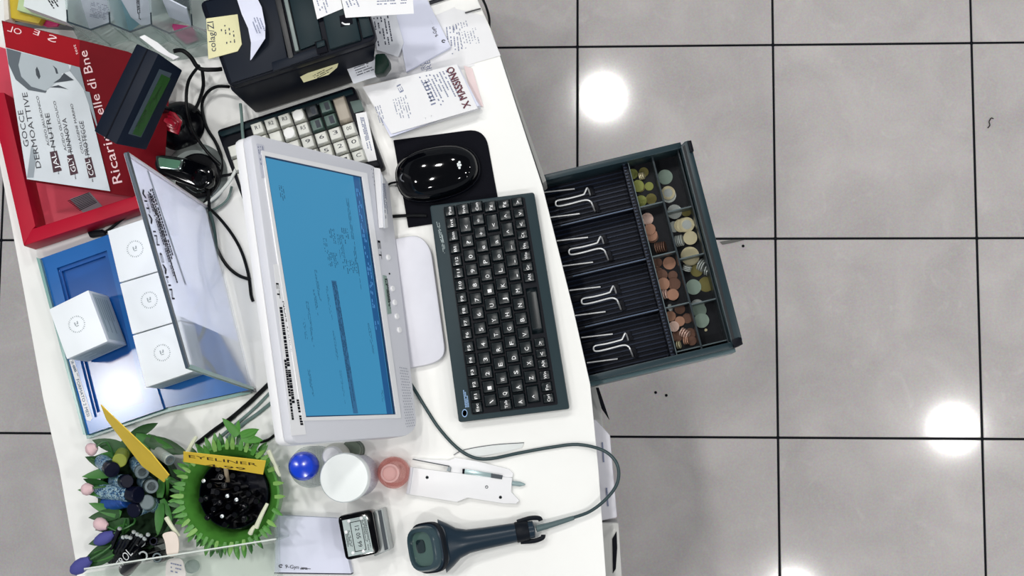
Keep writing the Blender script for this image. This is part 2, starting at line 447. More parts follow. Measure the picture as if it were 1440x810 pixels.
def coin_mesh(m):
    b = B().lathe(Vector(), [(.97, -.5), (1, -.42), (1, .42), (.97, .5), (.9, .5), (.87, .36), (.86, .36)], 28)
    o = b.build('coin', m); bpy.data.objects.remove(o); return b
CM = {}
def coin_me(m, core=False):
    k = (m.name, core)
    if k not in CM:
        b = B().lathe(Vector(), [(.0, .30), (.62, .30), (.63, .42), (.60, .46), (.0, .46)] if core else [(.96, -.5), (1, -.4), (1, .4), (.96, .5), (.9, .5), (.87, .34), (.0, .34)][::1], 28)
        if not core: b.v += []; 
        o = b.build('coin', m, smooth=30); CM[k] = o.data; bpy.data.objects.remove(o)
    return CM[k]
ORD = ['first', 'second', 'third', 'fourth', 'fifth', 'sixth', 'seventh', 'eighth', 'ninth', 'tenth', 'eleventh', 'twelfth', 'thirteenth', 'fourteenth', 'fifteenth', 'sixteenth', 'seventeenth', 'eighteenth', 'nineteenth', 'twentieth']
def coin(u, v, rpx, m, z, core=None, tilt=None, th=.0019, rot=0.):
    p = at(u, v, z); r = rpx / (FPX / (CAM.z - z))
    ez = tilt.normalized() if tilt is not None else UP
    ex = (Vector((math.cos(rot), math.sin(rot), 0)) - ez * ez.dot(Vector((math.cos(rot), math.sin(rot), 0)))).normalized()
    ey = ez.cross(ex)
    M = basis(p, ex * r, ey * r, ez * th)
    o = bpy.data.objects.new('coin', coin_me(m)); C.objects.link(o); o.matrix_world = M
    if core is not None:
        c = bpy.data.objects.new('core', coin_me(core, True)); C.objects.link(c); c.parent = o
    return o
NAMES = {'copper_coin': 'copper coin', 'dark_copper_coin': 'dark copper coin', 'bright_copper_coin': 'bright copper coin', 'greenish_brass_coin': 'greenish brass coin', 'tarnished_brass_coin': 'tarnished brass coin', 'pale_gold_coin': 'pale gold coin', 'silver_coin': 'silver coin', 'green_silver_coin': 'greenish silver coin'}
def cell(where, org, sc, flats, edges=()):
    """flats: (x, y, r, material, core) in crop pixels; edges: (x, y, r, material, count, dx, dy) coins standing on edge in a leaning row"""
    rd = random.Random(len(flats) * 7 + len(where)); made = []; zs = []
    for (x, y, r, m, core) in flats:
        u, v, rp = org[0] + x / sc, org[1] + y / sc, r / sc
        z = .7866 + .001
        for (u2, v2, r2, z2) in zs:
            if math.hypot(u - u2, v - v2) < rp + r2 - .3: z = max(z, z2 + .0021)
        zs.append((u, v, rp, z))
        made.append((v, u, m, core, coin(u, v, rp, m, z, core, None, .0018, rd.uniform(0, 6)), 'flat'))
    for (x, y, r, m, n, dx, dy) in edges:
        for k in range(n):
            u, v = org[0] + (x + dx * k) / sc, org[1] + (y + dy * k) / sc
            ax = Vector((dx, -dy, 0)).normalized()
            tl = ax * math.cos(.32) + UP * math.sin(.32)
            rr = r / sc / (FPX / (CAM.z - .79))
            z = .7872 + rr * math.cos(.32) + .001
            made.append((v, u, m, None, coin(u, v, r / sc, m, z, None, tl, .0017), 'edge'))
    made.sort(key=lambda a: (a[0], a[1]))
    cnt = {}; tot = {}
    def key_of(m, core, k): return (NAMES[m.name] if not core else 'two-tone coin with %s centre' % ('silver' if m is GOLD else 'grey')) + (' on edge' if k == 'edge' else '')
    for (v, u, m, core, o, k) in made: tot[key_of(m, core, k)] = tot.get(key_of(m, core, k), 0) + 1
    for (v, u, m, core, o, k) in made:
        nm = key_of(m, core, k); i = cnt.get(nm, 0); cnt[nm] = i + 1
        tag(o, (nm + ' in the ' + where) if tot[nm] == 1 else '%s, %s from the top in the %s' % (nm, ORD[i], where), 'coin', 'coins in the cash drawer')
A0, AS = (860, 220), 5.783
B0, BS = (880, 340), 5.0625
cell('top inner coin cup', A0, AS, [(172, 143, 43, GRN, None), (262, 128, 40, GRD, None), (306, 243, 36, GRN, None), (322, 345, 45, GRD, None), (228, 250, 44, GRD, None), (240, 362, 47, GRN, None), (215, 240, 50, GRN, None)], [(232, 160, 30, GOLD, 3, 14, -2)])
cell('second inner coin cup', A0, AS, [(290, 508, 48, COP, None), (330, 650, 50, COPD, None), (310, 588, 46, COP, None), (322, 640, 46, PINK, None)][:0] + [(290, 508, 50, PINK, None), (330, 655, 50, COPD, None), (325, 640, 50, COP, None), (312, 592, 46, COP, None)], [(365, 745, 44, COPD, 5, 17, -3)])
cell('top outer coin cup', A0, AS, [(465, 318, 60, SIL, None), (435, 168, 62, TEALC, None), (460, 297, 57, GOLD, SIL)])
cell('second outer coin cup', A0, AS, [(607, 450, 40, GRD, None), (512, 450, 60, SIL, SIL), (508, 572, 45, SIL, None), (562, 562, 55, GOLD, None), (590, 558, 60, GOLD, None), (612, 555, 62, GOLD, SIL), (640, 662, 57, GOLD, None)], [(530, 690, 46, SIL, 4, 15, -3)])
cell('third inner coin cup', B0, BS, [(222, 148, 36, COPD, None), (310, 152, 46, COP, None), (232, 222, 40, COPD, None), (258, 236, 40, COPD, None), (335, 240, 34, COPD, None), (345, 300, 45, COPD, None), (268, 300, 45, COP, None), (335, 376, 42, COP, None)], [(258, 378, 34, PINK, 3, 16, -3)])
cell('third outer coin cup', B0, BS, [(460, 106, 64, GOLD, None), (457, 100, 66, GOLD, None), (505, 206, 44, GRD, None), (571, 303, 54, GRD, None), (482, 322, 55, TEALC, None)], [(432, 200, 34, SIL, 3, 3, -12), (528, 160, 44, SIL, 3, 14, 8), (578, 195, 44, SIL, 2, 14, 6)])
cell('bottom inner coin cup', B0, BS, [(385, 478, 37, COPD, None), (318, 530, 38, COP, None), (437, 545, 36, COPD, None), (385, 566, 36, COP, None), (366, 672, 40, COPD, None), (460, 652, 38, COPD, None), (470, 705, 34, COPD, None), (343, 603, 38, PINK, None)], [(312, 470, 26, SIL, 2, 10, -2), (398, 640, 32, PINK, 4, 15, 8), (418, 706, 28, COP, 3, 13, -2), (368, 736, 28, GOLD, 2, 16, -2)])
cell('bottom outer coin cup', B0, BS, [(510, 462, 52, SIL, None), (524, 488, 50, TEALC, None), (514, 468, 50, SIL, GRN)][:2] + [(540, 560, 53, TEALC, None), (570, 628, 10, GOLD, None)])

# ------------------------------------------------------------------ compact keyboard
KQ = ((645, 594), (604, 289), (751, 270), (801, 575))
kb = thing('compact_keyboard', 'compact dark grey green computer keyboard at the edge of the counter', 'keyboard', at(700, 430, ZC))
KCASE = mat('keyboard_case', '#22343a', .42, spec=.25, var=.08)
B().slab(roundq(KQ, 4), .903, .921).build('case', KCASE, kb, bevel=.0025)
B().slab(roundq([quad(KQ, a, b) for a, b in ((.026, .125), (.982, .125), (.982, .905), (.026, .905))], 3), .9205, .9215).build('key_well', BLACK, kb)
for a, b in ((.05, .1), (.95, .1), (.95, .9), (.05, .9)):
    p = at(*quad(KQ, a, b), .903)
    B().lathe(Vector((p.x, p.y, ZC)), [(.006, 0), (.006, .0035)], 12).build('rubber_foot', BLACK, kb)
KP = HP(.9215)
KEYM = mat('dark_keycap', '#10191d', .28, spec=.35, var=.1)
kv = B().loft([[Vector((x * a, y * a2, z)) for x, y in ((-1, -1), (1, -1), (1, 1), (-1, 1))] for a, a2, z in ((1, 1, 0), (.96, .96, .0022), (.84, .82, .0062), (.78, .76, .0060))])
ko = kv.build('key', KEYM, smooth=20); kme = ko.data; bpy.data.objects.remove(ko)
rows = [
 (.185, .10, [(573, 'Esc', 16), (556, 'F1', 0), (539, 'F2', 0), (522, 'F3', 0), (505, 'F4', 0), (488, 'F5', 0), (470, 'F6', 0), (453, 'F7', 0), (436, 'F8', 0), (419, 'F9', 0), (402, 'F10', 0), (385, 'F11', 0), (368, 'F12', 0), (350, 'Bl', 0), (333, 'Stm', 0), (315, 'Int', 0), (298, 'Pau', 0)], 15.4),
 (.312, .118, [(563, '\\', 0), (544, '1', 0), (524, '2', 0), (504, '3', 0), (483, '4', 0), (462, '5', 0), (441, '6', 0), (420.5, '7', 0), (400, '8', 0), (380, '9', 0), (360, '0', 0), (340, '?', 0), (317, '<', 24), (295.5, 'Ins', 17)], 18),
 (.440, .118, [(569, 'Tab', 15), (552, 'Q', 17), (532, 'W', 0), (511, 'E', 0), (490, 'R', 0), (469.5, 'T', 0), (449, 'Y', 0), (428, 'U', 0), (408, 'I', 0), (387.5, 'O', 0), (367, 'P', 0), (347, 'e', 0), (328, '+', 17), (310, '*', 16), (292, 'Can', 16)], 18.4),
 (.568, .118, [(563, 'A', 20), (543, 'A', 0), (522, 'S', 0), (501.5, 'D', 0), (481, 'F', 0), (461, 'G', 0), (441, 'H', 0), (420, 'J', 0), (400, 'K', 0), (379, 'L', 0), (359.5, 'o', 0), (339.5, 'a', 0), (314, '<', 26), (291.5, 'Pg', 16)], 18.4),
 (.697, .118, [(554, '^', 25), (530, 'Z', 0), (509, 'X', 0), (489, 'C', 0), (469, 'V', 0), (448.5, 'B', 0), (428, 'N', 0), (407.5, 'M', 0), (387, ',', 0), (367, '.', 0), (347, '-', 0), (324, '^', 22), (304, '^', 15), (288.5, 'Pg', 13)], 18.4),
 (.828, .105, [(560, 'Ctrl', 0), (544, 'Fn', 0), (528, 'Win', 0), (512, 'Alt', 0), (497, '<', 0), (482, '>', 0), (437, '', 66), (391, 'Alt', 0), (376, 'Gr', 0), (361, 'Win', 0), (346, 'Mn', 0), (331, 'Ct', 0), (316, '<', 0), (301, 'v', 0), (285, '>', 0)], 13.6)]
leg = B()
sc_k = FPX / (CAM.z - .925)
exk = (at(*quad(KQ, 1, .5), .92) - at(*quad(KQ, 0, .5), .92)).normalized()
eyk = -(at(*quad(KQ, .5, 1), .92) - at(*quad(KQ, .5, 0), .92)); eyk = (eyk - exk * eyk.dot(exk)).normalized()
for (t, hh, keys, dw) in rows:
    for (y, l, wd) in keys:
        s = (594 - 19 * t - y) / 304.5
        z = .9216 + .0009 * (1 - t)
        u, v = quad(KQ, s, t)
        p = at(u, v, z)
        wx = (wd or dw) / sc_k / 2; wy = hh * 155 / sc_k / 2
        inst(kme, 'key', kb, basis(p, exk * wx, eyk * wy, UP))
        if l:
            pp = p + UP * .0068
            n = len(l); h = .0056 if n == 1 else .0040; wl = (.0046 if n == 1 else min(.0036 * n, wx * 1.45))
            o2 = pp - exk * (wx * (.5 if n == 1 else .72)) - eyk * wy * (.45 if n == 1 else .3)
            leg.text(l, o2, o2 + exk * wl, h, UP, .0)
leg.build('key_legends', mat('legend_white', '#ffffff', .6, spec=.1), kb)
mk = B()
mk.marks(KP, (614, 312), (623, 352), (617, 312), 2, 3, .8, .5, -.0001, .05, .12)
mk.marks(KP, (619, 330), (624, 358), (622, 330), 2, 5, .7, .5, -.0001, .05, .1)
mk.build('indicator_marks', mat('pale_print', '#b9c6c6', .6), kb)
lg = B()
lg.lathe(at(653.5, 581, .921), [(.0055, 0), (.0055, .0006), (.0042, .0006), (.0042, 0)], 24, sx=.7)
lg.marks(KP, (655, 573), (651.5, 546), (659, 572.5), 2, 6, .95, .8, -.0001, .06, .16)
lg.build('logo', mat('logo_blue_white', '#8fb0d8', .5), kb)

# ------------------------------------------------------------------ monitor
ZT, ZB = 1.149, .975
p1, p2, p3 = at(370, 218, ZT), at(428, 587, ZT), at(532, 415, ZB)
MP = Plane(p1, (p2 - p1).cross(p3 - p1))
mo = thing('touch_monitor', 'pale grey touch monitor with a blue screen leaning back on its foot', 'monitor', at(560, 425, ZC))
FR = [(352, 187), (528, 233), (547, 256), (587, 598), (575, 613), (412, 624)]
FRr = roundq(FR, 12, 5)
B().plate(MP, FRr, -.013, 0).build('front_bezel', GPLAST, mo, bevel=.002)
B().plate(MP, roundq([(x, y) for x, y in FR], 12, 5), -.028, -.0138).build('rear_shell', WPLAST, mo, bevel=.004)
SCR = [(371, 219), (508, 249), (556, 583), (429, 587)]
lip = B(); OUT = [(366, 212), (515, 244), (563, 588), (424, 592)]
for i in range(4):
    j = (i + 1) % 4
    lip.plate(MP, [OUT[i], OUT[j], SCR[j], SCR[i]], -.001, .0016)
lip.build('screen_lip', WPLAST, mo)
B().plate(MP, SCR, .0, .0004).build('screen_border', mat('screen_dark_border', '#123f66', .3), mo)
SC2 = [(373, 222), (505, 250), (552, 582), (430, 585)]
scm = mat('screen_blue', '#0b1c2a', .3, spec=.2, emit=('#3c86ae', .88), var=.02)
sco = B().plate(MP, SC2, .0003, .0007).build('screen', scm, mo)
B().flat(MP, [quad(SC2, .93, .0), quad(SC2, .995, .0), quad(SC2, .995, 1), quad(SC2, .93, 1)], .0008).build('task_bar', mat('task_bar_navy', '#071522', .3, emit=('#1b4f80', .9)), sco)
def sq(s, t): return quad(SC2, s, t)
sm = B()
for k, (s, t0, t1, ds, n) in enumerate(((.50, .285, .34, .03, 2), (.58, .24, .31, .05, 3), (.66, .26, .36, .05, 4), (.72, .23, .30, .06, 3), (.52, .34, .42, .1, 5), (.68, .36, .42, .16, 6), (.82, .1, .5, .02, 1), (.35, .42, .6, .02, 2), (.30, .5, .62, .02, 2), (.20, .55, .75, .02, 1), (.1, .1, .16, .04, 2), (.45, .48, .62, .015, 1), (.45, .66, .8, .015, 1), (.46, .82, .96, .015, 1), (.1, .82, .95, .02, 1), (.13, .62, .7, .02, 1), (.86, .62, .76, .02, 2), (.90, .9, .97, .02, 2))):
    sm.marks(MP, sq(s, t0), sq(s, t1), sq(s + ds, t0), max(n, 2), k, .7, .4, .0009, .06, .2)
sm.build('screen_text', mat('screen_text_blue', '#0a2233', .5, emit=('#12405f', .5)), sco)
B().flat(MP, [sq(.52, .455), sq(.575, .455), sq(.60, .995), sq(.545, .995)], .0008).build('selected_row', mat('screen_row_blue', '#0a1c2a', .5, emit=('#2c6590', .75)), sco)
st = B()
st.marks(MP, sq(.53, .46), sq(.55, .99), sq(.57, .46), 3, 22, .75, .5, .001, .02, .06)
st.build('row_text', mat('screen_text_blue2', '#0a2233', .5, emit=('#173a58', .5)), sco)
tb_ = B(); tb_.marks(MP, sq(.945, .05), sq(.945, .95), sq(.975, .05), 2, 8, .35, .5, .001, .015, .04); tb_.build('task_icons', mat('task_icon', '#1a3d66', .5, emit=('#4f8fc4', .8)), sco)
# buttons, grilles, badge
for (u, v) in ((545.5, 362), (551.5, 406), (554.5, 425.5), (557.5, 445), (561, 464)):
    c = MP.at(u, v, 0)
    B().lathe(c, [(.0042, 0), (.0042, .0018), (.0034, .0024)], 16, MP.n).build('button', WPLAST, mo)
B().lathe(MP.at(547.5, 385, 0), [(.0014, 0), (.0014, .0006)], 10, MP.n).build('indicator', DINK, mo)
B().plate(MP, [(538, 387), (543, 388), (550, 441), (545, 442)], 0, .0008).build('badge', mat('badge_green_grey', '#8fa49c', .4), mo)
bt = B(); bt.marks(MP, (541, 392), (547, 436), (543.5, 392), 2, 5, .9, .8, .0011, .05, .14); bt.build('badge_print', DINK, mo)
lt = B(); lt.ptext('E', MP, (530.5, 338), (531.8, 350), 6, .0006); lt.ptext('T', MP, (532, 353), (533.2, 364), 6, .0006); lt.build('logo', DINK, mo)
gr = B()
def grille(P, ns, nt, r=.0009):
    for i in range(ns):
        for j in range(nt):
            u, v = quad(P, (i + .5 * (j % 2)) / ns, j / (nt - 1))
            c = MP.at(u, v, .0004); e1 = MP.n.orthogonal().normalized(); e2 = MP.n.cross(e1)
            gr.add([c + e1 * r * math.cos(a) + e2 * r * math.sin(a) for a in (0, 1.05, 2.1, 3.14, 4.19, 5.24)], [(0, 1, 2, 3, 4, 5)])
grille(((562, 517), (574, 519), (584, 598), (571, 600)), 5, 22)
grille(((522, 238), (531, 241), (533, 262), (526, 260)), 3, 5)
o = gr.build('speaker_grille', mat('grille_grey', '#8c90a0', .6), mo); o['kind'] = 'stuff'
# foot and neck
B().slab(roundq([(470, 352), (588, 329), (606, 348), (627, 498), (612, 511), (490, 535)], 14, 5), ZC, .914).build('foot', mat('foot_grey_white', '#d9d9e2', .35), mo, bevel=.004)
n0 = at(500, 436, .913); n1 = MP.at(470, 410, -.027); nd = (n1 - n0)
yv = (at(545, 500) - at(530, 400)).normalized()
B().box((n0 + n1) / 2, yv * .05, nd.cross(yv).normalized() * .012, nd / 2).build('neck', WPLAST, mo, bevel=.004)
# paper strips taped to the bezel
def strip(name, label, px, off=.0005, m=PAPER, curl=None):
    o = B().plate(MP, px, off, off + .0003)
    return o
s1 = strip('', '', [(384, 372), (390, 371), (395, 410), (430, 611), (409, 613)]).build('paper_strip', PAPER)
tag(s1, 'long white paper strip printed with two bold lines taped to monitor bezel', 'paper strip')
x = B()
x.ptext('NON VARIARE', MP, (396, 424), (411, 506), 5, .001); x.ptext('PREZZI', MP, (413, 514), (421, 558), 5, .001)
x.marks(MP, (394, 432), (417, 606), (398, 432), 1, 9, .9, .6, .001, .025, .06)
x.marks(MP, (400, 506), (413, 606), (403, 506), 1, 19, .9, .6, .0011, .04, .09)
x.marks(MP, (418, 562), (425, 606), (422, 562), 1, 29, .9, .6, .001, .1, .2)
x.ptext('ET', MP, (387, 398), (389.5, 420), 6, .001)
x.build('printed_text', DINK, s1)
s2 = B().plate(MP, [(360, 202), (370, 204), (375, 250), (367, 250)], .0005, .0009).build('paper_strip', mat('faded_label', '#c9cad6', .7))
tag(s2, 'short faded label strip at the upper corner of the monitor bezel', 'label')
x = B().marks(MP, (362, 206), (369, 246), (368, 206), 2, 4, .8, .5, .0011, .05, .12); x.build('printed_text', INK, s2)
n_off = MP.n * .001
ra = [MP.at(526, 236, .001), MP.at(535, 322, .001)]
P4 = [MP.at(524, 234, .001), MP.at(527, 233, .012), at(541, 258, .985), at(545, 320, .968), at(538, 322, .970), MP.at(531, 322, .001)]
cu = B(); 
rows_ = [[MP.at(525, 236, .001), MP.at(531, 238, .004), at(537, 246, .985), at(541, 256, .972)], [MP.at(532, 321, .001), MP.at(536, 321, .004), at(541, 321, .975), at(545.5, 320, .965)]]
for k in range(3):
    a, b, c, d = rows_[0][k], rows_[0][k + 1], rows_[1][k + 1], rows_[1][k]
    nn = (b - a).cross(d - a).normalized() * .00025
    cu.add([a - nn, b - nn, c - nn, d - nn, a + nn, b + nn, c + nn, d + nn], [(0, 1, 2, 3), (7, 6, 5, 4), (0, 4, 5, 1), (1, 5, 6, 2), (2, 6, 7, 3), (3, 7, 4, 0)])
s3 = cu.build('paper_note', PAPER)
tag(s3, 'curled white handwritten note hanging off the upper corner of the monitor', 'note')
nr = ((rows_[0][3] - rows_[0][2]).cross(rows_[1][2] - rows_[0][2])).normalized()
if nr.z < 0: nr = -nr
NP = Plane(rows_[0][2], nr)
x = B().marks(NP, (537, 258), (542, 312), (540, 258), 2, 6, .9, .6, .0012, .04, .1); x.build('handwriting', INK, s3)

# ------------------------------------------------------------------ mouse pad and mouse
pad = B().slab(roundq([(553, 197), (682, 180), (704, 300), (574, 320)], 26, 8, (0, 1, 0, 0)), ZC, ZC + .003).build('mouse_pad', mat('black_pad_cloth', '#0a0b14', .7, spec=.12, bump=.3, bscale=1500), bevel=.0008, loc=at(628, 250))
tag(pad, 'thin black mouse pad with one rounded corner', 'mouse pad')
mo2 = thing('computer_mouse', 'glossy black wired computer mouse on the black mouse pad', 'mouse', at(615, 245, ZC + .003))
ma, mb = at(556, 255, .92), at(674, 229, .92)
mx_ = (mb - ma); mL = mx_.length / 2; mx_ = mx_.normalized(); my_ = UP.cross(mx_); mc = (ma + mb) / 2; mc.z = ZC + .0035
mW = mL * .64
def mrings(zs):
    rings = []
    for (kx, ky, z, sh) in zs:
        r = []
        for j in range(40):
            t = 2 * math.pi * j / 40; c, s = math.cos(t), math.sin(t)
            k = (abs(c) ** 2.5 + abs(s) ** 2.5) ** (-1 / 2.5)
            wx = 1 + .10 * (-c) * 0
            r.append(mc + mx_ * (c * k * mL * kx + sh * mL) + my_ * (s * k * mW * ky * (1 - .06 * c)) + UP * z)
        rings.append(r)
    return rings
B().loft(mrings([(.95, .93, 0, 0), (1, .99, .004, 0), (1, 1, .010, 0), (.985, .975, .0115, 0)])).build('base', BLACK, mo2, smooth=50)
B().loft(mrings([(.975, .965, .0115, 0), (.965, .95, .016, 0), (.93, .91, .022, .005), (.86, .84, .0275, .015), (.74, .73, .0315, .03), (.56, .56, .0345, .05), (.34, .34, .0363, .06), (.12, .12, .037, .06)])).build('shell', GLOSSB, mo2, smooth=80)
wp = mc - mx_ * mL * .62
B().lathe(wp + UP * .021, [(.0095, -.0035), (.011, -.002), (.011, .002), (.0095, .0035)], 24, my_).build('scroll_wheel', mat('wheel_rubber', '#22262e', .5), mo2)
B().lathe(wp + UP * .0262, [(.0135, 0), (.0135, .003), (.0115, .003), (.0115, 0)], 28, None, mx_, 1.1, .62).build('wheel_surround', mat('wheel_gloss', '#363c46', .2), mo2)
B().tube([wp + mx_ * .016 + UP * .0305, wp + mx_ * .028 + UP * .0335 + my_ * .002, wp + mx_ * .034 + UP * .0345 - my_ * .003], .0008, 6, 3).build('button_split', mat('split_line', '#a0a8b0', .3), mo2)
lb = B()
lp = mc + mx_ * mL * .50 + UP * .0350
for k, (dx, dy, r) in enumerate(((0, 0, .0032), (.004, .003, .0018), (.0045, -.001, .0018), (.0025, -.0045, .0018), (-.003, .004, .0018))):
    lb.lathe(lp + mx_ * dx + my_ * dy - UP * .0006, [(r, 0), (r, .0008), (r * .7, .0010)], 12)
lb.build('logo', mat('logo_white', '#e6ecec', .4), mo2)
mcab = B().tube([mc - mx_ * mL * .985 + UP * .008, at(549, 258, .906), at(542, 264, .903), at(534, 272, .903), at(520, 290, .903), at(480, 300, .903)], .0016, 8, 5).build('mouse_cable', CABLE, mo2)
pc = B().tube([at(600, 303, .9065), at(575, 303, .9065), at(546, 305, .903), at(520, 308, .903), at(480, 312, .903)], .0024, 8, 5).build('power_cable', CABLE)
tag(pc, 'thick black cable running straight from under monitor across the mouse pad edge', 'cable')

# ------------------------------------------------------------------ loose papers, receipts
def sheet(name, label, px, z, m=PAPER, th=.0003, group=None, cat='receipt', bend=0., bdir=None):
    o = B().slab(px, z, z + th).build(name, m)
    tag(o, label, cat, group); return o
def under(o, f, m=INK, name='printed_text'):
    x = B(); f(x); return x.build(name, m, o)
Z1 = ZC + .001
big = sheet('receipt', 'long pale printed receipt lying flat behind the marker-written receipt stack', [(520, 60), (640, 10), (668, 92), (540, 130)], ZC + .0005)
under(big, lambda x: (x.marks(HP(ZC + .0008), (628, 38), (632, 78), (664, 32), 6, 31, .7, .4, .0002, .05, .15), x.ptext('LIRE', HP(ZC + .0008), (610, 105), (604, 84), 7, .0002), x.ptext('CURO', HP(ZC + .0008), (603, 106), (597, 86), 8, .0002)))
r2 = sheet('receipt', 'white receipt with faint columns near the top of the right counter edge', [(640, 12), (680, 22), (704, 78), (655, 92)], ZC + .0012)
under(r2, lambda x: (x.marks(HP(ZC + .0015), (645, 45), (652, 72), (668, 38), 5, 41, .6, .35, .0002, .05, .12), x.marks(HP(ZC + .0015), (637, 35), (640, 46), (655, 29), 4, 42, .7, .35, .0002, .1, .3)))
crd = B().slab([(555, 8), (598, -6), (634, 66), (571, 101)], ZC + .003, ZC + .010).build('leaflet_pad', PAPERB, bevel=.0006)
tag(crd, 'lilac-white pad with small logo under the printer-side receipts', 'notepad')
def padprint(o, pl, a, b, h, lo):
    x = B(); x.ptext('9-Gyn', pl, a, (a[0] + (b[0] - a[0]) * .52, a[1] + (b[1] - a[1]) * .52), h, .0004)
    x.marks(pl, (a[0] + (b[0] - a[0]) * .58, a[1] + (b[1] - a[1]) * .58), b, (a[0] + (b[0] - a[0]) * .58 + h * .5 * (b[1] - a[1]) / 60, a[1] + (b[1] - a[1]) * .58 - h * .4), 2, 3, .95, .9, .0004, .1, .2)
    x.tube([pl.at(*lo) + Vector((math.cos(t) * .0024, math.sin(t) * .0018, .0004)) for t in (.4, 1.4, 2.4, 3.4, 4.4, 5.4)], .0006, 6, 3)
    x.build('printed_logo', DINK, o)
padprint(crd, HP(ZC + .0101), (617, 50), (604, 26), 5, (624, 58))
r4 = sheet('receipt', 'handwritten crumpled receipt tucked between printer and lilac-white pad', [(514, 25), (556, 18), (568, 60), (560, 80), (530, 70), (528, 48)], ZC + .012, mat('thin_paper', '#dfe2ea', .8))
under(r4, lambda x: (x.marks(HP(ZC + .0124), (521, 26), (528, 66), (545, 22), 4, 51, .8, .4, .0002, .08, .2)), mat('pen_ink', '#2c3248', .7), 'handwriting')
top1 = sheet('receipt', 'white printed receipt on the printer top touching the frame edge', [(437, -12), (476, -16), (482, 12), (446, 27)], 1.052)
under(top1, lambda x: x.marks(HP(1.0524), (444, -5), (452, 20), (456, -6), 3, 61, .7, .4, .0002, .1, .3))
top2 = sheet('receipt', 'wide white printed receipt lying over printer corner and pad', [(478, -10), (580, -12), (582, 19), (486, 25)], 1.053)
under(top2, lambda x: (x.marks(HP(1.0534), (486, 0), (492, 14), (500, -2), 3, 62, .8, .4, .0002, .2, .5), x.marks(HP(1.0534), (530, -2), (572, -4), (530, 6), 2, 63, .8, .4, .0002, .08, .2)))
scr = sheet('paper_slip', 'small white handwritten slip leaning against the printer front corner', [(488, 97), (530, 78), (533, 84), (529, 108), (515, 112), (497, 118)], .965, mat('thin_paper', '#dfe2ea', .8), cat='note')
under(scr, lambda x: x.marks(HP(.9655), (498, 96), (526, 86), (502, 106), 3, 71, .85, .4, .0002, .05, .12), mat('pen_ink', '#2c3248', .7), 'handwriting')
# the stack of receipts with marker writing
stq = [(512, 122), (642, 92), (673, 150), (548, 190)]
sk = thing('receipt_stack', 'thick stack of stapled receipts with a dark red marker name', 'receipts', at(595, 140, ZC))
rd = random.Random(9)
for k in range(9):
    j = lambda: rd.uniform(-2.5, 2.5)
    f = k / 8
    q_ = [(x + j() + (1 - f) * 2, y + j() + (1 - f) * 3) for x, y in stq]
    z = ZC + .0006 + k * .0034
    B().slab(q_, z, z + .003).build('receipt_bundle', [PAPER, mat('warm_paper', '#e8dfd8', .8), PAPERB][(k + 1) % 3], sk)
SP = HP(ZC + .0006 + 8 * .0034 + .003)
x = B()
x.marks(SP, (590, 108), (612, 152), (632, 98), 7, 81, .8, .4, .0003, .06, .14); x.build('printed_columns', INK, sk); x = B(); x.marks(SP, (553, 140), (562, 172), (570, 134), 4, 82, .7, .35, .0003, .05, .12)
x.marks(SP, (528, 150), (536, 178), (534, 148), 2, 83, .6, .4, .0003, .08, .15); x.ptext('IIIIIII', SP, (613, 146), (602, 114), 7, .0003); x.ptext('EI', SP, (568, 128), (563, 118), 6, .0003)
x.build('printed_text', INK, sk)
x = B()
for i_, (a_, b_) in enumerate(((0, 0), (.5, .2), (-.5, -.2))): x.ptext('X MASSINO', SP, (662 + a_, 149 + b_), (637 + a_, 93 + b_), 10.5, .0008 + i_ * .00002)
x.build('marker_writing', mat('dark_red_marker', '#5a1a30', .5), sk)
x = B()
for a, b in (((598, 165), (600, 176)), ((606, 162), (608, 173))): x.tube([at(*a, .934), at(*b, .918)], .0004, 6, 0)
x.build('staple', CHROME, sk)
pt = sheet('paper_slip', 'folded receipt end with bold print sticking out under the receipt stack', [(546, 186), (590, 172), (596, 178), (552, 194)], ZC + .0008, PAPERB)
under(pt, lambda x: x.ptext('2,94', HP(ZC + .0013), (558, 190), (570, 186), 4, .0003), DINK)
pk = sheet('paper_slip', 'pale pink receipt edge beside the red marker writing', [(652, 92), (664, 96), (680, 150), (668, 148)], ZC + .002, mat('pale_pink_paper', '#f0dcdc', .8))
bk = B().tube([at(604, 4, .904), at(632, -5, .904)], .003, 8, 0).build('pen', mat('dark_blue_pen', '#10131f', .35))
tag(bk, 'dark pen lying on the counter at the top frame edge', 'pen')
bk = B().tube([at(654, 18, .904), at(676, 12, .904)], .0011, 6, 0).build('hairpin', mat('dark_wire', '#15161c', .35))
tag(bk, 'thin dark wire pin lying by the top right counter edge', 'pin')
ec = B().tube([at(676, -6, .906), at(683, 8, .905), at(688, 26, .89), at(688, 42, .86)], .0018, 8, 4).build('power_cable', CABLE)
tag(ec, 'black cable draped over the counter edge at the top of frame', 'cable')

# ------------------------------------------------------------------ receipt printer
PT = 1.047
FL, FRt, BL, BR = (322, 122), (530, 55), (280, 2), (500, -50)
pr = thing('receipt_printer', 'big black fiscal receipt printer covered in slips at the top of counter', 'printer', at(420, 60, ZC))
PP_ = HP(PT)
PB = mat('printer_black', '#090e1b', .4, spec=.1, var=.1)
PBT = mat('printer_top_grey', '#0f1724', .4, spec=.14, var=.1)
PTEAL = mat('printer_dark_teal', '#12252b', .38, spec=.14, var=.1)
def pq(s, t): return quad((FL, FRt, BR, BL), s, t)
body_top = [at(*p, PT - .03) for p in (FL, FRt, BR, BL)]
B().prism([Vector((p.x, p.y, ZC + .004)) for p in [at(u, v, ZC + .004) for u, v in ((360, 160), (524, 108), (500, 20), (318, 50))]], [at(u, v, PT - .025) for u, v in ((325, 128), (529, 63), (500, -40), (286, 10))]).build('body', PB, pr, bevel=.004)
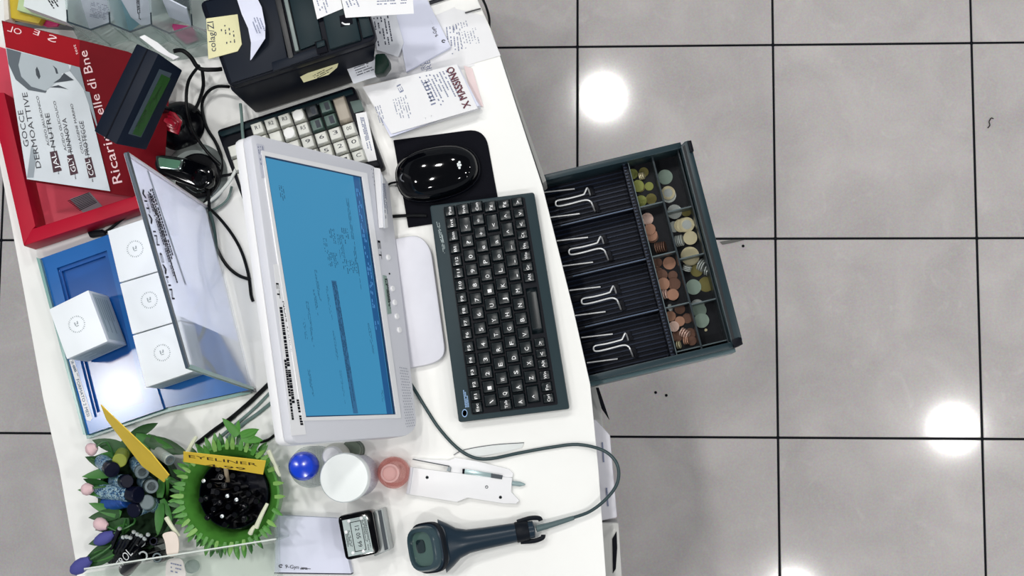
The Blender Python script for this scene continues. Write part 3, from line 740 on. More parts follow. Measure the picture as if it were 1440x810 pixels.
B().slab(roundq([FL, FRt, BR, BL], 10, 4), PT - .024, PT - .004).build('cover', PB, pr, bevel=.003)
B().slab([pq(0.02, .03), pq(.41, .03), pq(.47, 1.), pq(.03, .98)], PT - .005, PT).build('paper_lid', PBT, pr, bevel=.002)
B().slab([pq(.42, .1), pq(.455, .1), pq(.50, 1), pq(.46, 1)], PT - .005, PT + .002).build('lid_rail', mat('rail_black', '#0c0f15', .4), pr, bevel=.001)
B().slab([pq(.475, .16), pq(.50, .16), pq(.54, 1), pq(.515, 1)], PT - .005, PT + .003).build('chrome_trim', mat('worn_grey_trim', '#6f7c7a', .35), pr, bevel=.001)
B().slab([pq(.51, .16), pq(.66, .18), pq(.70, 1), pq(.55, 1)], PT - .005, PT + .001).build('printer_door', PTEAL, pr, bevel=.001)
B().slab([pq(.69, .06), pq(.90, .06), pq(.93, .95), pq(.73, .95)], PT - .005, PT + .004).build('journal_door', PTEAL, pr, bevel=.002)
B().slab([pq(.80, .28), pq(.88, .28), pq(.89, .42), pq(.81, .42)], PT + .0035, PT + .0046).build('door_slot', DINK, pr)
B().tube([at(*pq(.815, .33), PT + .0048), at(*pq(.83, .30), PT + .0055), at(*pq(.86, .285), PT + .0048)], .0012, 6, 3).build('slot_spring', CHROME, pr)
B().slab([pq(.915, .07), pq(.985, .07), pq(.985, .6), pq(.93, .6)], PT - .005, PT + .001).build('side_cover', PTEAL, pr, bevel=.001)
B().slab([pq(.30, .015), pq(.62, .03), pq(.63, .13), pq(.31, .12)], PT - .004, PT + .001).build('feed_strip', PBT, pr, bevel=.001)
B().slab([pq(.605, .045), pq(.675, .045), pq(.68, .2), pq(.61, .2)], PT - .002, PT + .003).build('latch_recess', DINK, pr, bevel=.001)
B().slab([pq(.615, .12), pq(.67, .12), pq(.675, .19), pq(.62, .19)], PT + .002, PT + .006).build('latch_button', PTEAL, pr, bevel=.001)
B().slab([(527, 75), (541, 74), (547, 84), (548, 92), (540, 103), (526, 105)], .955, .978).build('power_switch_housing', mat('deep_green_plastic', '#0c241d', .4, spec=.15), pr, bevel=.004)
for k, (u, v) in enumerate(((414, 107), (478, 84))):
    c = at(u, v, .985)
    nf = (at(350, 150) - at(322, 122, .98)).normalized()
    B().lathe(at(u, v, .988), [(.009, -.012), (.009, .0), (.006, .002)], 16, (at(440, 140, .985) - at(420, 80, .985)).normalized()).build('front_screw', BLACK, pr)
yn = B().slab([(422, 108), (470, 84), (476, 88), (474, 95), (462, 105), (427, 116)], .998, .9985).build('sticky_note', YELLOW)
tag(yn, 'narrow pale yellow note stuck on the printer front', 'sticky note')
under(yn, lambda x: x.marks(HP(.999), (440, 107), (466, 93), (444, 111), 2, 91, .8, .4, .0002, .06, .15), DINK, 'handwriting')
yn2 = B().slab([(290, 26), (334, 20), (340, 62), (334, 72), (293, 83)], PT + .0005, PT + .002).build('sticky_note', YELLOW)
tag(yn2, 'square pale yellow note with handwriting on printer corner above the cables', 'sticky note')
under(yn2, lambda x: (x.ptext('colag/ZI', HP(PT + .0022), (304, 72), (300, 30), 9, .0002), x.marks(HP(PT + .0022), (314, 66), (310, 30), (330, 60), 3, 92, .5, .3, .0002, .1, .2)), mat('pen_ink', '#2c3248', .7), 'handwriting')
tp = B()
r0 = [(331, -10), (362, -14)]; pts_ = [((331, -8), (357, -12), PT + .012), ((340, 20), (368, 10), PT + .02), ((349, 40), (373, 36), PT + .024), ((353, 60), (373, 54), PT + .018), ((352, 85), (354, 83), PT + .006)]
L_ = [[at(*a, z), at(*b, z)] for a, b, z in pts_]
for k in range(4):
    a, b = L_[k]; d, c = L_[k + 1]
    tp.add([a, b, c, d, a + UP * .0003, b + UP * .0003, c + UP * .0003, d + UP * .0003], [(0, 1, 2, 3), (7, 6, 5, 4), (0, 4, 5, 1), (1, 5, 6, 2), (2, 6, 7, 3), (3, 7, 4, 0)])
tpo = tp.build('receipt', PAPERB)
tag(tpo, 'curled white receipt strip with pointed end standing off printer lid', 'receipt')
under(tpo, lambda x: x.marks(Plane(L_[2][0], (L_[2][1] - L_[2][0]).cross(L_[1][0] - L_[2][0])), (354, 26), (363, 50), (365, 24), 3, 95, .8, .4, .0012, .1, .25), INK, 'handwriting')

# ------------------------------------------------------------------ till keyboard with white keys
TQ = ((304, 183), (497, 120), (541, 236), (348, 300))
tk = thing('till_keyboard', 'black till keyboard with big square white keys partly behind the monitor', 'keyboard', at(430, 200, ZC))
B().slab(roundq(TQ, 6, 4), ZC, .922).build('case', BLACK, tk, bevel=.003)
B().slab([quad(TQ, a, b) for a, b in ((.0, .03), (.98, .03), (.98, .09), (.02, .09))], .9215, .928).build('back_ridge', PTEAL, tk, bevel=.0015)
WK = mat('white_keycap', '#d9dad2', .35, var=.04); GK = mat('green_grey_keycap', '#4c635c', .35); DK = mat('black_keycap', '#22282c', .35); TAN = mat('tan_keycap', '#a39a8c', .4)
ka = at(362.5, 181, .93); ei = (at(362.5 + 19.2 * 6, 181 - 36.6, .93) - ka) / 6; ej = (at(362.5 + 6.6 * 4, 181 + 18.9 * 4, .93) - ka) / 4
exn, eyn = ei.normalized(), ej.normalized()
kk = B().loft([[Vector((x * a, y * a, z)) for x, y in ((-1, -1), (1, -1), (1, 1), (-1, 1))] for a, z in ((1, 0), (.97, .005), (.80, .011), (.75, .0112))])
MEK = {}
def tkey(i, j, m, h=1, wi=1):
    if m.name not in MEK:
        o = kk.build('key', m, smooth=20); MEK[m.name] = o.data; bpy.data.objects.remove(o)
    p = ka + ei * i + ej * (j + (h - 1) / 2); p.z = .9222
    return inst(MEK[m.name], 'key', tk, basis(p, exn * (ei.length * .46 * wi), -eyn * (ej.length * (.46 + (h - 1) / 2)), UP))
tl = B(); KK = HP(.9336)
for i in range(-2, 8):
    for j in range(5):
        if i == 6 and j == 0: k_ = tkey(6, 0, TAN, 2); continue
        if i == 6 and j == 1: continue
        if i > 6: continue
        if i < 0 and j == 0: continue
        m = GK if (i, j) in ((5, 0), (4, 1), (5, 1)) else DK if (i, j) == (4, 0) else WK
        tkey(i, j, m)
        if i >= 0:
            p = ka + ei * i + ej * j; p.z = .9335
            l = {(6, 2): '00', (5, 2): '3', (4, 2): '6', (3, 2): '9', (6, 3): '0', (5, 3): '2', (4, 3): '5', (6, 4): 'C', (5, 4): '1', (1, 0): 'R2', (2, 0): 'R3', (0, 0): 'R1', (3, 1): 'R5', (2, 1): 'X'}.get((i, j))
            if m in (GK, DK): 
                tl.box(p + UP * .0001 + exn * .002, exn * .0032, eyn * .0055, UP * .0001)
            elif l:
                tl.text(l, p - eyn * .0035 * (-1) - exn * .003 - eyn * .006 + eyn * .004, p - eyn * .0035 * (-1) + exn * .004 - eyn * .002, .0055, UP, .0003)
tl.build('key_legends', mat('legend_ink', '#3b4048', .7), tk)
for (i, j) in ((3, 0), (2, 1)):
    p = ka + ei * i + ej * j; p.z = .9333
    B().lathe(p, [(.0075, 0), (.0078, .0012), (.006, .0018)], 20).build('key_cap_disc', WHITE, tk)
lo_ = B().slab([(500, 160), (515, 157), (530, 225), (514, 228)], .9222, .9226).build('label_strip', PAPER, tk)
x = B().marks(HP(.9228), (507, 165), (521, 222), (511, 165), 2, 99, .85, .8, .0001, .05, .1); x.build('label_print', INK, lo_)
B().slab([(492, 143), (507, 140), (512, 155), (498, 159)], .9222, .9227).build('label_strip', mat('faded_green_label', '#4e625e', .5), tk)
B().slab([(516, 228), (530, 225), (534, 233), (520, 236)], .9222, .930).build('key_lock', BLACK, tk, bevel=.002)
vc = B().tube([at(338, 146, .925), at(340, 165, .93), at(341, 186, .934), at(344, 215, .94)], .0022, 8, 4).build('grey_cable', GCABLE)
tag(vc, 'pale grey green cable running from printer under the monitor top corner', 'cable')

# ------------------------------------------------------------------ red display tray with its card and leaflet
RED = mat('red_card', '#b00c2c', .45, spec=.2, var=.06); REDD = mat('deep_red_print', '#6c0413', .5, spec=.12, var=.1); REDF = mat('red_tray_floor', '#cf3a52', .45)
rt_ = thing('red_display_tray', 'shallow bright red cardboard display tray on the counter corner', 'display tray', at(110, 230, ZC))
RO = [(-4, 200), (33, 346), (215, 288), (180, 120), (-40, 60)]
B().slab([(0, 200), (44, 325), (205, 275), (180, 120), (-20, 60)], ZC, .905).build('tray_floor', REDF, rt_)
B().slab([(-16, 130), (33, 346), (46, 322), (50, 318), (6, 130)], .9045, .948).build('rim', RED, rt_, bevel=.002)
B().slab([(33, 346), (222, 284), (205, 270), (44, 322)], .9045, .948).build('rim', RED, rt_, bevel=.002)
B().slab([(98, 280), (126, 270), (144, 290), (118, 300)], .905, .9056).build('barcode_label', mat('dark_pink_label', '#8f8790', .6), rt_)
x = B(); 
for k in range(9): x.flat(HP(.9057), [quad(((90, 282), (126, 268), (141, 286), (113, 300)), .08, .1 + k * .09), quad(((90, 282), (126, 268), (141, 286), (113, 300)), .92, .1 + k * .09), quad(((90, 282), (126, 268), (141, 286), (113, 300)), .92, .14 + k * .09), quad(((90, 282), (126, 268), (141, 286), (113, 300)), .08, .14 + k * .09)], .0004)
x.build('barcode', DINK, rt_)
RP_ = Plane(at(8, 66, 1.02), (at(38, 252, 1.0) - at(8, 66, 1.02)).cross(at(154, 268, .962) - at(8, 66, 1.02)))
card = thing('display_card', 'dark red printed card with white slogan standing in the red tray', 'display card', at(150, 170, .905))
B().plate(RP_, [(2, 28), (180, 72), (240, 100), (228, 296), (184, 276), (38, 254)], -.006, -.003).build('board', REDD, card)
B().plate(RP_, [(4, 30), (112, 56), (112, 95), (8, 67)], -.003, -.0024).build('header_band', mat('bright_red_print', '#960618', .5, spec=.12), card)
for (u, v) in ((60, 200), (190, 180), (120, 90)):
    p = RP_.at(u, v, -.006)
    B().tube([p, Vector((p.x, p.y, .9055))], .003, 8, 0).build('card_support', RED, card)
x = B()
x.ptext('Ricarica', RP_, (172, 256), (151, 176), 13, -.002); x.ptext('elle di Bne', RP_, (147, 160), (122, 70), 12, -.002)
x.build('slogan', mat('pale_pink_print', '#ecc9cc', .5), card)
x = B()
x.ptext('OL', RP_, (10, 43), (29, 49), 9, -.002, True); x.ptext('E', RP_, (46, 47), (54, 50), 8, -.002, True); x.ptext('S', RP_, (66, 56), (78, 60), 10, -.002, True)
x.ptext('test', RP_, (110, 76), (106, 62), 4, -.002)
x.build('header_lettering', mat('pale_pink_print', '#ecc9cc', .5), card)
lf = B().plate(RP_, [(8, 67), (112, 95), (155, 269), (38, 252)], 0, .0012).build('leaflet', mat('silver_white_leaflet', '#ccd3d8', .45, spec=.4))
tag(lf, 'white skincare leaflet with grey face print in front of the red card', 'leaflet')
def lq(px, off=.0016): return [RP_.at(u, v, off) for u, v in px]
x = B().flat(RP_, [(9, 68), (30, 74), (26, 92), (30, 108), (44, 122), (66, 128), (64, 131), (40, 127), (22, 112), (12, 90)], .0016); x.build('printed_hair', mat('print_hair', '#4b555e', .5), lf)
x = B().flat(RP_, [(30, 74), (96, 91), (99, 100), (86, 104), (92, 112), (80, 116), (72, 122), (64, 128), (44, 122), (30, 108), (26, 92)], .0017); x.build('printed_face', mat('print_face', '#a3adb3', .5), lf)
x = B().flat(RP_, [(52, 94), (55, 100), (57, 108), (55, 112), (51, 106), (50, 98)], .0019).flat(RP_, [(90, 103), (104, 113), (90, 115), (75, 117), (84, 111)], .0019).flat(RP_, [(70, 123), (82, 120), (96, 126), (86, 124)], .0019).flat(RP_, [(74, 92), (80, 97), (82, 104), (79, 104), (77, 97)], .0019)
x.build('printed_features', mat('print_dark', '#27313c', .5), lf)
for P_ in ([(100, 92), (112, 95), (120, 130), (112, 118), (98, 100)], [(118, 128), (126, 130), (140, 190), (131, 165)], [(44, 205), (52, 214), (47, 250), (38, 250)]): B().flat(RP_, P_, .0017).build('printed_shade', mat('print_grey', '#8e989f', .5), lf)
x = B()
x.ptext('GOCCE', RP_, (41, 206), (32, 155), 7, .0018); x.ptext('DERMOATTIVE', RP_, (58, 236), (38, 130), 7, .0018)
for (u, v, a, b, c) in ((70, 205, 'ACIDO JALURONICO', 'NUTRE', 'JAL'), (94, 212, 'ACIDO GLICOLICO', 'RINNOVA', 'GLY'), (118, 216, 'COLLAGENE MARINO', 'PROTEGGE', 'COL')):
    x.ptext(a, RP_, (u, v), (u - 16, v - 70), 3.4, .0018); x.ptext(b, RP_, (u + 8, v + 2), (u - 1, v - 46), 6, .0018)
    x.marks(RP_, (u + 12, v + 40), (u - 4, v - 48), (u + 13, v + 40), 2, u, .8, .8, .0018, .03, .06)
x.build('printed_text', mat('print_text', '#262630', .5), lf)
for (P, t) in ((((70, 214), (80, 212), (87, 240), (75, 243)), 'JAL'), (((94, 219), (103, 217), (110, 244), (99, 247)), 'GLY'), (((119, 223), (128, 221), (135, 249), (125, 251)), 'COL')):
    o = B().flat(RP_, list(P), .0018).build('printed_badge', mat('plum_print', '#3a1424', .5), lf)
    x = B().ptext(t, RP_, (P[2][0] - 2.6, P[2][1] - 3), (P[1][0] - 2.6, P[1][1] + 3), 6.5, .0022); x.build('badge_text', PAPER, o)

# ------------------------------------------------------------------ leaflet rack at the top left
rk = thing('leaflet_rack', 'clear acrylic leaflet rack with zigzag pocket fronts at the frame corner', 'leaflet rack', at(190, 40, ZC))
B().slab([(96, 30), (290, -20), (294, 77), (225, 88), (110, 56)], ZC, .903).build('rack_base', ACRYL, rk)
zz = [(95, 31), (128, 42), (154, 33), (183, 45), (212, 35), (238, 47), (270, 37), (292, 44)]
for i in range(len(zz) - 1):
    a, b = at(*zz[i], .985), at(*zz[i + 1], .985)
    d = (b - a).normalized() * .0; n = UP.cross(b - a).normalized() * .0012
    B().prism([Vector((p.x, p.y, .903)) for p in (a - n, b - n, b + n, a + n)], [a - n, b - n, b + n, a + n]).build('pocket_front', ACRYL, rk)
    B().prism([p - UP * .0 for p in (a - n, b - n, b + n, a + n)], [p + UP * .0012 for p in (a - n, b - n, b + n, a + n)]).build('pocket_edge', mat('dark_acrylic_edge', '#2a3840', .2), rk)
for (u, v) in ((94, 14), (153.5, 17), (212, 18), (269, 20)):
    a, b = at(u, v, 1.0), at(u + 1, v + 16, .986)
    n = Vector((.0012, 0, 0)); 
    a2 = at(u - 4, v - 40, 1.03)
    B().add([a2 - n, a - n, b - n, Vector((b.x, b.y, .903)) - n, Vector((a2.x, a2.y, .903)) - n, a2 + n, a + n, b + n, Vector((b.x, b.y, .903)) + n, Vector((a2.x, a2.y, .903)) + n], [(0, 1, 2, 3, 4), (9, 8, 7, 6, 5), (0, 5, 6, 1), (1, 6, 7, 2), (2, 7, 8, 3), (3, 8, 9, 4), (4, 9, 5, 0)]).build('pocket_divider', ACRYL, rk)
    B().tube([a, b], .0011, 6, 0).build('pocket_edge', mat('dark_acrylic_edge', '#2a3840', .2), rk)
def lean(name, label, px, zb, slope, m, th=.002, cat='leaflet', group=None):
    """sheet leaning back in the rack; its lower edge is the pixel row with the largest v"""
    lo = sorted(px, key=lambda p: -p[1])[:2]
    lo.sort()
    a, b = at(*lo[0], zb), at(*lo[1], zb)
    hi = min(px, key=lambda p: p[1])
    c = at(*hi, zb + slope)
    pl = Plane(a, (b - a).cross(c - a))
    o = B().plate(pl, px, -th, 0).build(name, m)
    tag(o, label, cat, group); return o, pl
o, pl = lean('leaflet', 'thick stack of white leaflets with faint print in the leftmost rack pocket', [(98, -8), (160, -8), (168, 20), (153, 34), (128, 41), (100, 30)], .91, .07, mat('blue_white_paper', '#d3dbe9', .6), .012)
under(o, lambda x: x.marks(pl, (128, 2), (166, 12), (126, 22), 7, 5, .6, .4, .0004, .03, .08))
o, pl = lean('leaflet', 'white folded leaflet with dark vertical lettering in the second rack pocket', [(166, -8), (214, -8), (212, 34), (199, 36), (184, 24)], .93, .07, mat('blue_white_paper', '#d3dbe9', .6), .006)
under(o, lambda x: x.marks(pl, (195, -4), (198, 34), (192, -4), 2, 6, .8, .7, .0004, .06, .16), DINK)
o, pl = lean('leaflet', 'white pointed leaflet tipping forward in the third rack pocket', [(226, -6), (262, 12), (269, 36), (238, 24)], .95, .05, mat('blue_white_paper', '#d3dbe9', .6), .002)
o, pl = lean('leaflet', 'grey printed leaflet standing behind the pointed white leaflet', [(214, -8), (285, -8), (288, 10), (262, 16), (232, 18), (214, 24)], .92, .08, mat('grey_print_paper', '#a9b6b8', .6), .002)
under(o, lambda x: x.marks(pl, (246, -4), (284, 4), (244, 10), 6, 8, .7, .4, .0004, .03, .08))
o, pl = lean('leaflet', 'teal grey leaflet standing between the first two white stacks', [(150, -8), (172, -8), (196, 34), (184, 44), (165, 40)], .915, .06, mat('teal_paper', '#7fa6b4', .6), .003)
o = B().slab([(240, 33), (270, 37), (279, 56), (262, 62), (248, 50)], .9035, .906).build('leaflet', mat('magenta_print', '#b0286e', .5))
tag(o, 'magenta leaflet lying flat under the clear rack base', 'leaflet')
bko = thing('booklet', 'thick white booklet with green spine at the left of the rack', 'booklet', at(60, 10, .95))
B().slab([(33, 9), (36, -12), (97, -12), (93, 31)], .962, .99).build('pages', mat('pale_page', '#d7dee0', .7), bko)
B().slab([(24, 14), (28, -12), (37, -12), (34, 9), (92, 31), (88, 33)], .952, .9625).build('cover', mat('pale_green_cover', '#b9cf9f', .6), bko)
x = B().marks(HP(.9904), (64, -6), (76, 12), (74, -8), 3, 15, .9, .6, .0003, .2, .5); x.build('printed_text', DINK, bko)
for (nm, lab, px, z0, z1, m) in (('booklet', 'yellow covered booklet lying under the green-spined white booklet', [(10, -12), (30, -12), (34, 14), (60, 24), (54, 33), (14, 25)], .936, .951, mat('ochre_cover', '#c7ae2e', .5)),
                                 ('leaflet', 'deep magenta leaflet poking out below the white booklet', [(34, 16), (84, 31), (80, 37), (66, 38), (50, 31)], .930, .9355, mat('magenta_cover', '#c01f66', .45)),
                                 ('booklet', 'cream booklet standing at the extreme left beside the yellow one', [(4, -12), (10, -12), (13, 27), (6, 29)], .936, .958, mat('cream_page', '#ddd8cf', .7))):
    o = B().slab(px, z0, z1).build(nm, m, bevel=.0008); tag(o, lab, 'leaflet' if nm == 'leaflet' else 'booklet')
o = B().slab([(8, 30), (95, 35), (60, -20), (6, -20)], ZC, .929).build('rack_step', mat('dark_acrylic_step', '#31404a', .3)); tag(o, 'dark clear step under the booklets at the frame corner', 'stand')
wp_ = B().slab([(196, 52), (203, 49), (222, 60), (238, 74), (252, 80), (244, 84), (222, 72)], 1.0, 1.004).build('paper_slip', PAPER); tag(wp_, 'crumpled white slip tucked behind the customer display', 'paper slip')

# ------------------------------------------------------------------ customer display on its pole
cdp = thing('customer_display', 'black customer display on a pole with a long green LCD', 'display', at(254, 178, ZC))
T = [at(192, 61, 1.112), at(223, 75, 1.112), at(163, 203, 1.112), at(132, 184, 1.112)]
Fd = [at(257, 99, 1.065), at(206, 211, 1.065)]
bk0, bk1 = Vector((T[0].x, T[0].y, 1.065)), Vector((T[3].x, T[3].y, 1.065))
DB = mat('slate_black_plastic', '#0e1726', .42, spec=.14, var=.08)
B().add([T[0], T[1], T[2], T[3], bk0, Fd[0], Fd[1], bk1], [(3, 2, 1, 0), (4, 5, 6, 7), (0, 1, 5, 4), (1, 2, 6, 5), (2, 3, 7, 6), (3, 0, 4, 7)][::1]).build('housing', DB, cdp, bevel=.002)
DPp = Plane(T[1], (T[2] - T[1]).cross(Fd[0] - T[1])); TP = HP(1.1125)
B().flat(TP, [(207, 68), (208.5, 69), (148, 197.5), (146.5, 196.5)], .0004).build('housing_seam', DINK, cdp)
B().plate(DPp, [(224, 97), (241, 103), (198, 193), (180, 188)], 0, .0008).build('lcd_frame', mat('lcd_frame_grey', '#3a4650', .3), cdp)
l_ = B().plate(DPp, [(226.5, 104), (239, 110), (197, 192), (185.5, 188)], .0004, .0012).build('lcd', mat('lcd_green', '#163a12', .25, spec=.5, emit=('#2c5c1c', .10)), cdp)
x = B().marks(DPp, (194, 180), (234, 112), (190, 178), 2, 4, .5, .5, .0016, .03, .07); x.build('lcd_text', mat('lcd_dark', '#0a1a08', .4), l_)
pb, ptp = at(236, 156, .915), (bk0 + Fd[1]) / 2
B().tube([pb, Vector((ptp.x, ptp.y, 1.066))], .006, 14, 0).build('pole', BLACK, cdp)
B().lathe(at(254, 178, ZC), [(.034, 0), (.036, .004), (.034, .010), (.026, .018), (.014, .024), (.012, .03)], 40).build('base', mat('satin_black', '#07080e', .25, spec=.25), cdp)
rp = thing('sweet_wrapper', 'glossy red folded wrapper lying on the round black display base', 'wrapper', at(238, 172, .92))
RG = mat('glossy_red_foil', '#a5122c', .2, spec=.7)
for k, px in enumerate(([(226, 152), (246, 158), (256, 170), (250, 189), (236, 184), (222, 170)], [(229, 160), (243, 163), (251, 171), (247, 183), (236, 179), (225, 170)], [(232, 165), (241, 167), (247, 173), (244, 179), (237, 176), (229, 170)])):
    B().slab(px, .926 + k * .006, .932 + k * .006).build('fold', RG, rp, bevel=.0015)

# ------------------------------------------------------------------ silver stand with black arm
sv = thing('scanner_stand', 'round silver stand with black top and hinged arm holding a glass window', 'stand', at(276, 247, ZC))
B().lathe(at(276, 247, ZC), [(.046, 0), (.046, .004), (.038, .012), (.034, .016)], 48).build('base_ring', mat('brushed_silver', '#b9c2bf', .22, metal=.6), sv)
B().lathe(at(278.5, 248, ZC + .016), [(.0325, -.004), (.0325, .004), (.030, .006)], 40).build('top_plate', mat('satin_black', '#0a0b12', .25), sv)
B().slab(roundq([(298, 235), (300, 258), (284, 268), (262, 260), (222, 244), (215, 230), (222, 216), (262, 222)], 8, 4), .922, .945).build('arm', GLOSSB, sv, bevel=.005)
B().slab(roundq([(218, 218), (259, 223), (254, 240), (222, 237)], 5, 4), .943, .950).build('window_frame', mat('dark_chrome', '#56605f', .15, metal=.9), sv, bevel=.0015)
B().slab(roundq([(222, 221), (255, 226), (250, 237), (224, 234)], 4, 4), .9495, .951).build('window', mat('green_glass', '#5f8a72', .05, spec=.9), sv)
B().lathe(at(281, 251, .944), [(.011, 0), (.011, .004), (.006, .008)], 24).build('hinge_knob', GLOSSB, sv)
B().tube([at(262, 262, .935), at(276, 270, .932), at(290, 266, .932), at(297, 250, .934)], .0012, 8, 5).build('chrome_edge', mat('dark_chrome', '#56605f', .15, metal=.9), sv)

# ------------------------------------------------------------------ blue display tray, boxes and clear sign
BLUE = mat('blue_tray_card', '#1763ad', .18, spec=.6, var=.04); BLUED = mat('blue_well', '#12549f', .18, spec=.6)
bt_ = thing('blue_display_tray', 'glossy blue display tray with recessed wells holding white boxes', 'display tray', at(200, 460, ZC))
WELL = [(80, 377), (150, 352), (203, 566), (133, 587)]
OUTQ = [(56, 364), (152, 330), (230, 575), (121, 612)]
ZTp = .922
for i in range(4):
    j = (i + 1) % 4
    B().slab([OUTQ[i], OUTQ[j], WELL[j], WELL[i]], ZC, ZTp).build('well_rim', BLUE, bt_)
B().slab(WELL, ZC, .909).build('well_floor', BLUED, bt_)
for k_, (w0, w1) in enumerate(((0, .03), (.05, .075))):
    pass
WI = [quad(WELL, *q_) for q_ in ((.07, .03), (.95, .03), (.95, .975), (.07, .975))]
for i in range(4):
    j = (i + 1) % 4
    B().slab([WELL[i], WELL[j], WI[j], WI[i]], .909, .916).build('well_step', BLUED, bt_)
B().slab([(152, 330), (215, 309), (352, 548), (230, 574)], ZC, .916).build('box_shelf', BLUE, bt_)
B().slab([(51, 362), (56, 364), (121, 612), (117, 611)], ZC, .93).build('clear_edge', EDGE, bt_)
B().slab([(121, 612), (230, 575), (352, 549), (352, 553), (232, 580), (122, 617)], ZC, .912).build('clear_edge', EDGE, bt_)
lbp = [(97, 506), (104, 505), (130, 588), (127, 592), (122, 591)]
o = B().slab(lbp, ZTp, ZTp + .0006).build('printed_label', PAPER, bt_)
x = B().ptext('FORMATO 2 MESI', HP(ZTp + .0007), (107, 534), (122.5, 586), 4.2, .0003); x.marks(HP(ZTp + .0007), (100, 508), (108, 530), (102, 507), 2, 8, .8, .8, .0003, .1, .2); x.build('label_text', mat('blue_ink', '#2c4d6e', .6), o)
# white boxes
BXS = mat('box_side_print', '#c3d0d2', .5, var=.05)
def wbox(label, px, z0, z1, cen, inset_=0):
    t = thing('supplement_box', label, 'box', at(sum(p[0] for p in px) / 4, sum(p[1] for p in px) / 4, z0), 'white boxes in the blue display tray')
    B().slab(px, z0, z1).build('carton', mat('white_carton', '#e9eef2', .45, var=.01), t, bevel=.0008)
    top = [at(*p, z1) for p in px]; bot = [Vector((p.x, p.y, z0)) for p in top]
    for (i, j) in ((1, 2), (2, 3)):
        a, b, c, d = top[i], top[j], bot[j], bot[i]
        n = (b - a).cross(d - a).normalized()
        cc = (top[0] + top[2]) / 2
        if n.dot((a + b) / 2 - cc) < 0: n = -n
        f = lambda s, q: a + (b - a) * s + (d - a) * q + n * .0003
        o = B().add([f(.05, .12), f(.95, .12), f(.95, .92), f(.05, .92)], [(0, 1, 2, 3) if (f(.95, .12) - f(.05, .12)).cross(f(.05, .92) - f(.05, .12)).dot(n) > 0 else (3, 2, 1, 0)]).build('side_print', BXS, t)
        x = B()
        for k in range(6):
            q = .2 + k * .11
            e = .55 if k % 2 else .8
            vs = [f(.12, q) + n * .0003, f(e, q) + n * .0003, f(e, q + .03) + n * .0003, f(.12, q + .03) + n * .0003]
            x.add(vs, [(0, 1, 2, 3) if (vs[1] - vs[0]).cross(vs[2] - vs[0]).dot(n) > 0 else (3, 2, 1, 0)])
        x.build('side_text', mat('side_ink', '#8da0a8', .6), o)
    x = B(); c0 = at(*cen, z1)
    ux = (at(*px[1], z1) - at(*px[0], z1)).normalized(); uy = UP.cross(ux)
    for k in range(26):
        a = 2 * math.pi * k / 26
        p = c0 + (ux * math.cos(a) + uy * math.sin(a)) * .0108
        r = ux * math.cos(a) + uy * math.sin(a); tt = UP.cross(r)
        x.box(p + UP * .0002, r * (.0010 if k % 3 else .0006), tt * .0005, UP * .0001)
    for (dx, dy, w_, h_) in ((-.002, .001, .0008, .0025), (.0012, .0005, .0012, .0008), (.0, -.0025, .002, .0005), (.002, .0025, .0008, .0012)):
        x.box(c0 + ux * dx + uy * dy + UP * .0002, ux * w_, uy * h_, UP * .0001)
    x.build('emblem', mat('emblem_grey', '#9aa3a8', .6), t)
    return t
for lab, px, cen in (('white cubic box with round emblem, topmost of three behind the clear sign', [(151, 325), (217, 303), (236, 377), (168, 397)], (190, 350)),
                     ('white cubic box with round emblem, middle of three behind the clear sign', [(168.5, 399), (236, 378.5), (254, 450), (186, 470)], (210, 422)),
                     ('white cubic box with round emblem, lowest of three behind the clear sign', [(186.5, 472), (254, 451.5), (272, 522), (205, 545)], (228, 496))):
    wbox(lab, px, .9165, .985, cen)
wbox('white cubic box with round emblem standing alone in the blue well', [(69, 435), (124, 408), (151, 480), (94, 505)], .9165, .997, (108, 456))
Bq, Cq, Aq = at(291, 292, .916), at(354, 549, .916), at(175, 215, 1.24)
SPn = Plane(Bq, (Cq - Bq).cross(Aq - Bq))
SHEET = bpy.data.materials.new('translucent_sheet'); SHEET.use_nodes = True
nt = SHEET.node_tree; nt.nodes.clear()
_o = nt.nodes.new('ShaderNodeOutputMaterial'); _t = nt.nodes.new('ShaderNodeBsdfTransparent'); _d = nt.nodes.new('ShaderNodeBsdfDiffuse'); _l = nt.nodes.new('ShaderNodeBsdfTranslucent')
_n = nt.nodes.new('ShaderNodeTexNoise'); _n.inputs['Scale'].default_value = 6; _r = nt.nodes.new('ShaderNodeValToRGB')
_r.color_ramp.elements[0].color = (.86, .86, .94, 1); _r.color_ramp.elements[1].color = (.95, .95, 1, 1)
nt.links.new(_n.outputs['Fac'], _r.inputs[0])
for _k in (_d, _l): nt.links.new(_r.outputs[0], _k.inputs[0])
_a = nt.nodes.new('ShaderNodeAddShader'); _m = nt.nodes.new('ShaderNodeMixShader'); _m.inputs[0].default_value = .50
nt.links.new(_d.outputs[0], _a.inputs[0]); nt.links.new(_l.outputs[0], _a.inputs[1]); nt.links.new(_t.outputs[0], _m.inputs[1]); nt.links.new(_a.outputs[0], _m.inputs[2]); nt.links.new(_m.outputs[0], _o.inputs[0])
sg = thing('clear_sign', 'tall clear acrylic sign with translucent printed sheet above the blue tray', 'sign', at(320, 420, .916))
SQ = [(175, 215), (291, 292), (354, 549), (262, 518)]
B().plate(SPn, SQ, 0, .002).build('acrylic_panel', clear_mat('sign_acrylic', '#f4f6fa', .02), sg)
B().plate(SPn, [quad(SQ, .0, .005), quad(SQ, .98, .01), quad(SQ, .98, .735), quad(SQ, .0, .735)], -.0012, -.0006).build('translucent_sheet', SHEET, sg)
B().plate(SPn, [(175, 215), (178, 214), (264, 516), (262, 518)], -.001, .0028).build('dark_edge', mat('sign_edge', '#3c4a58', .25), sg)
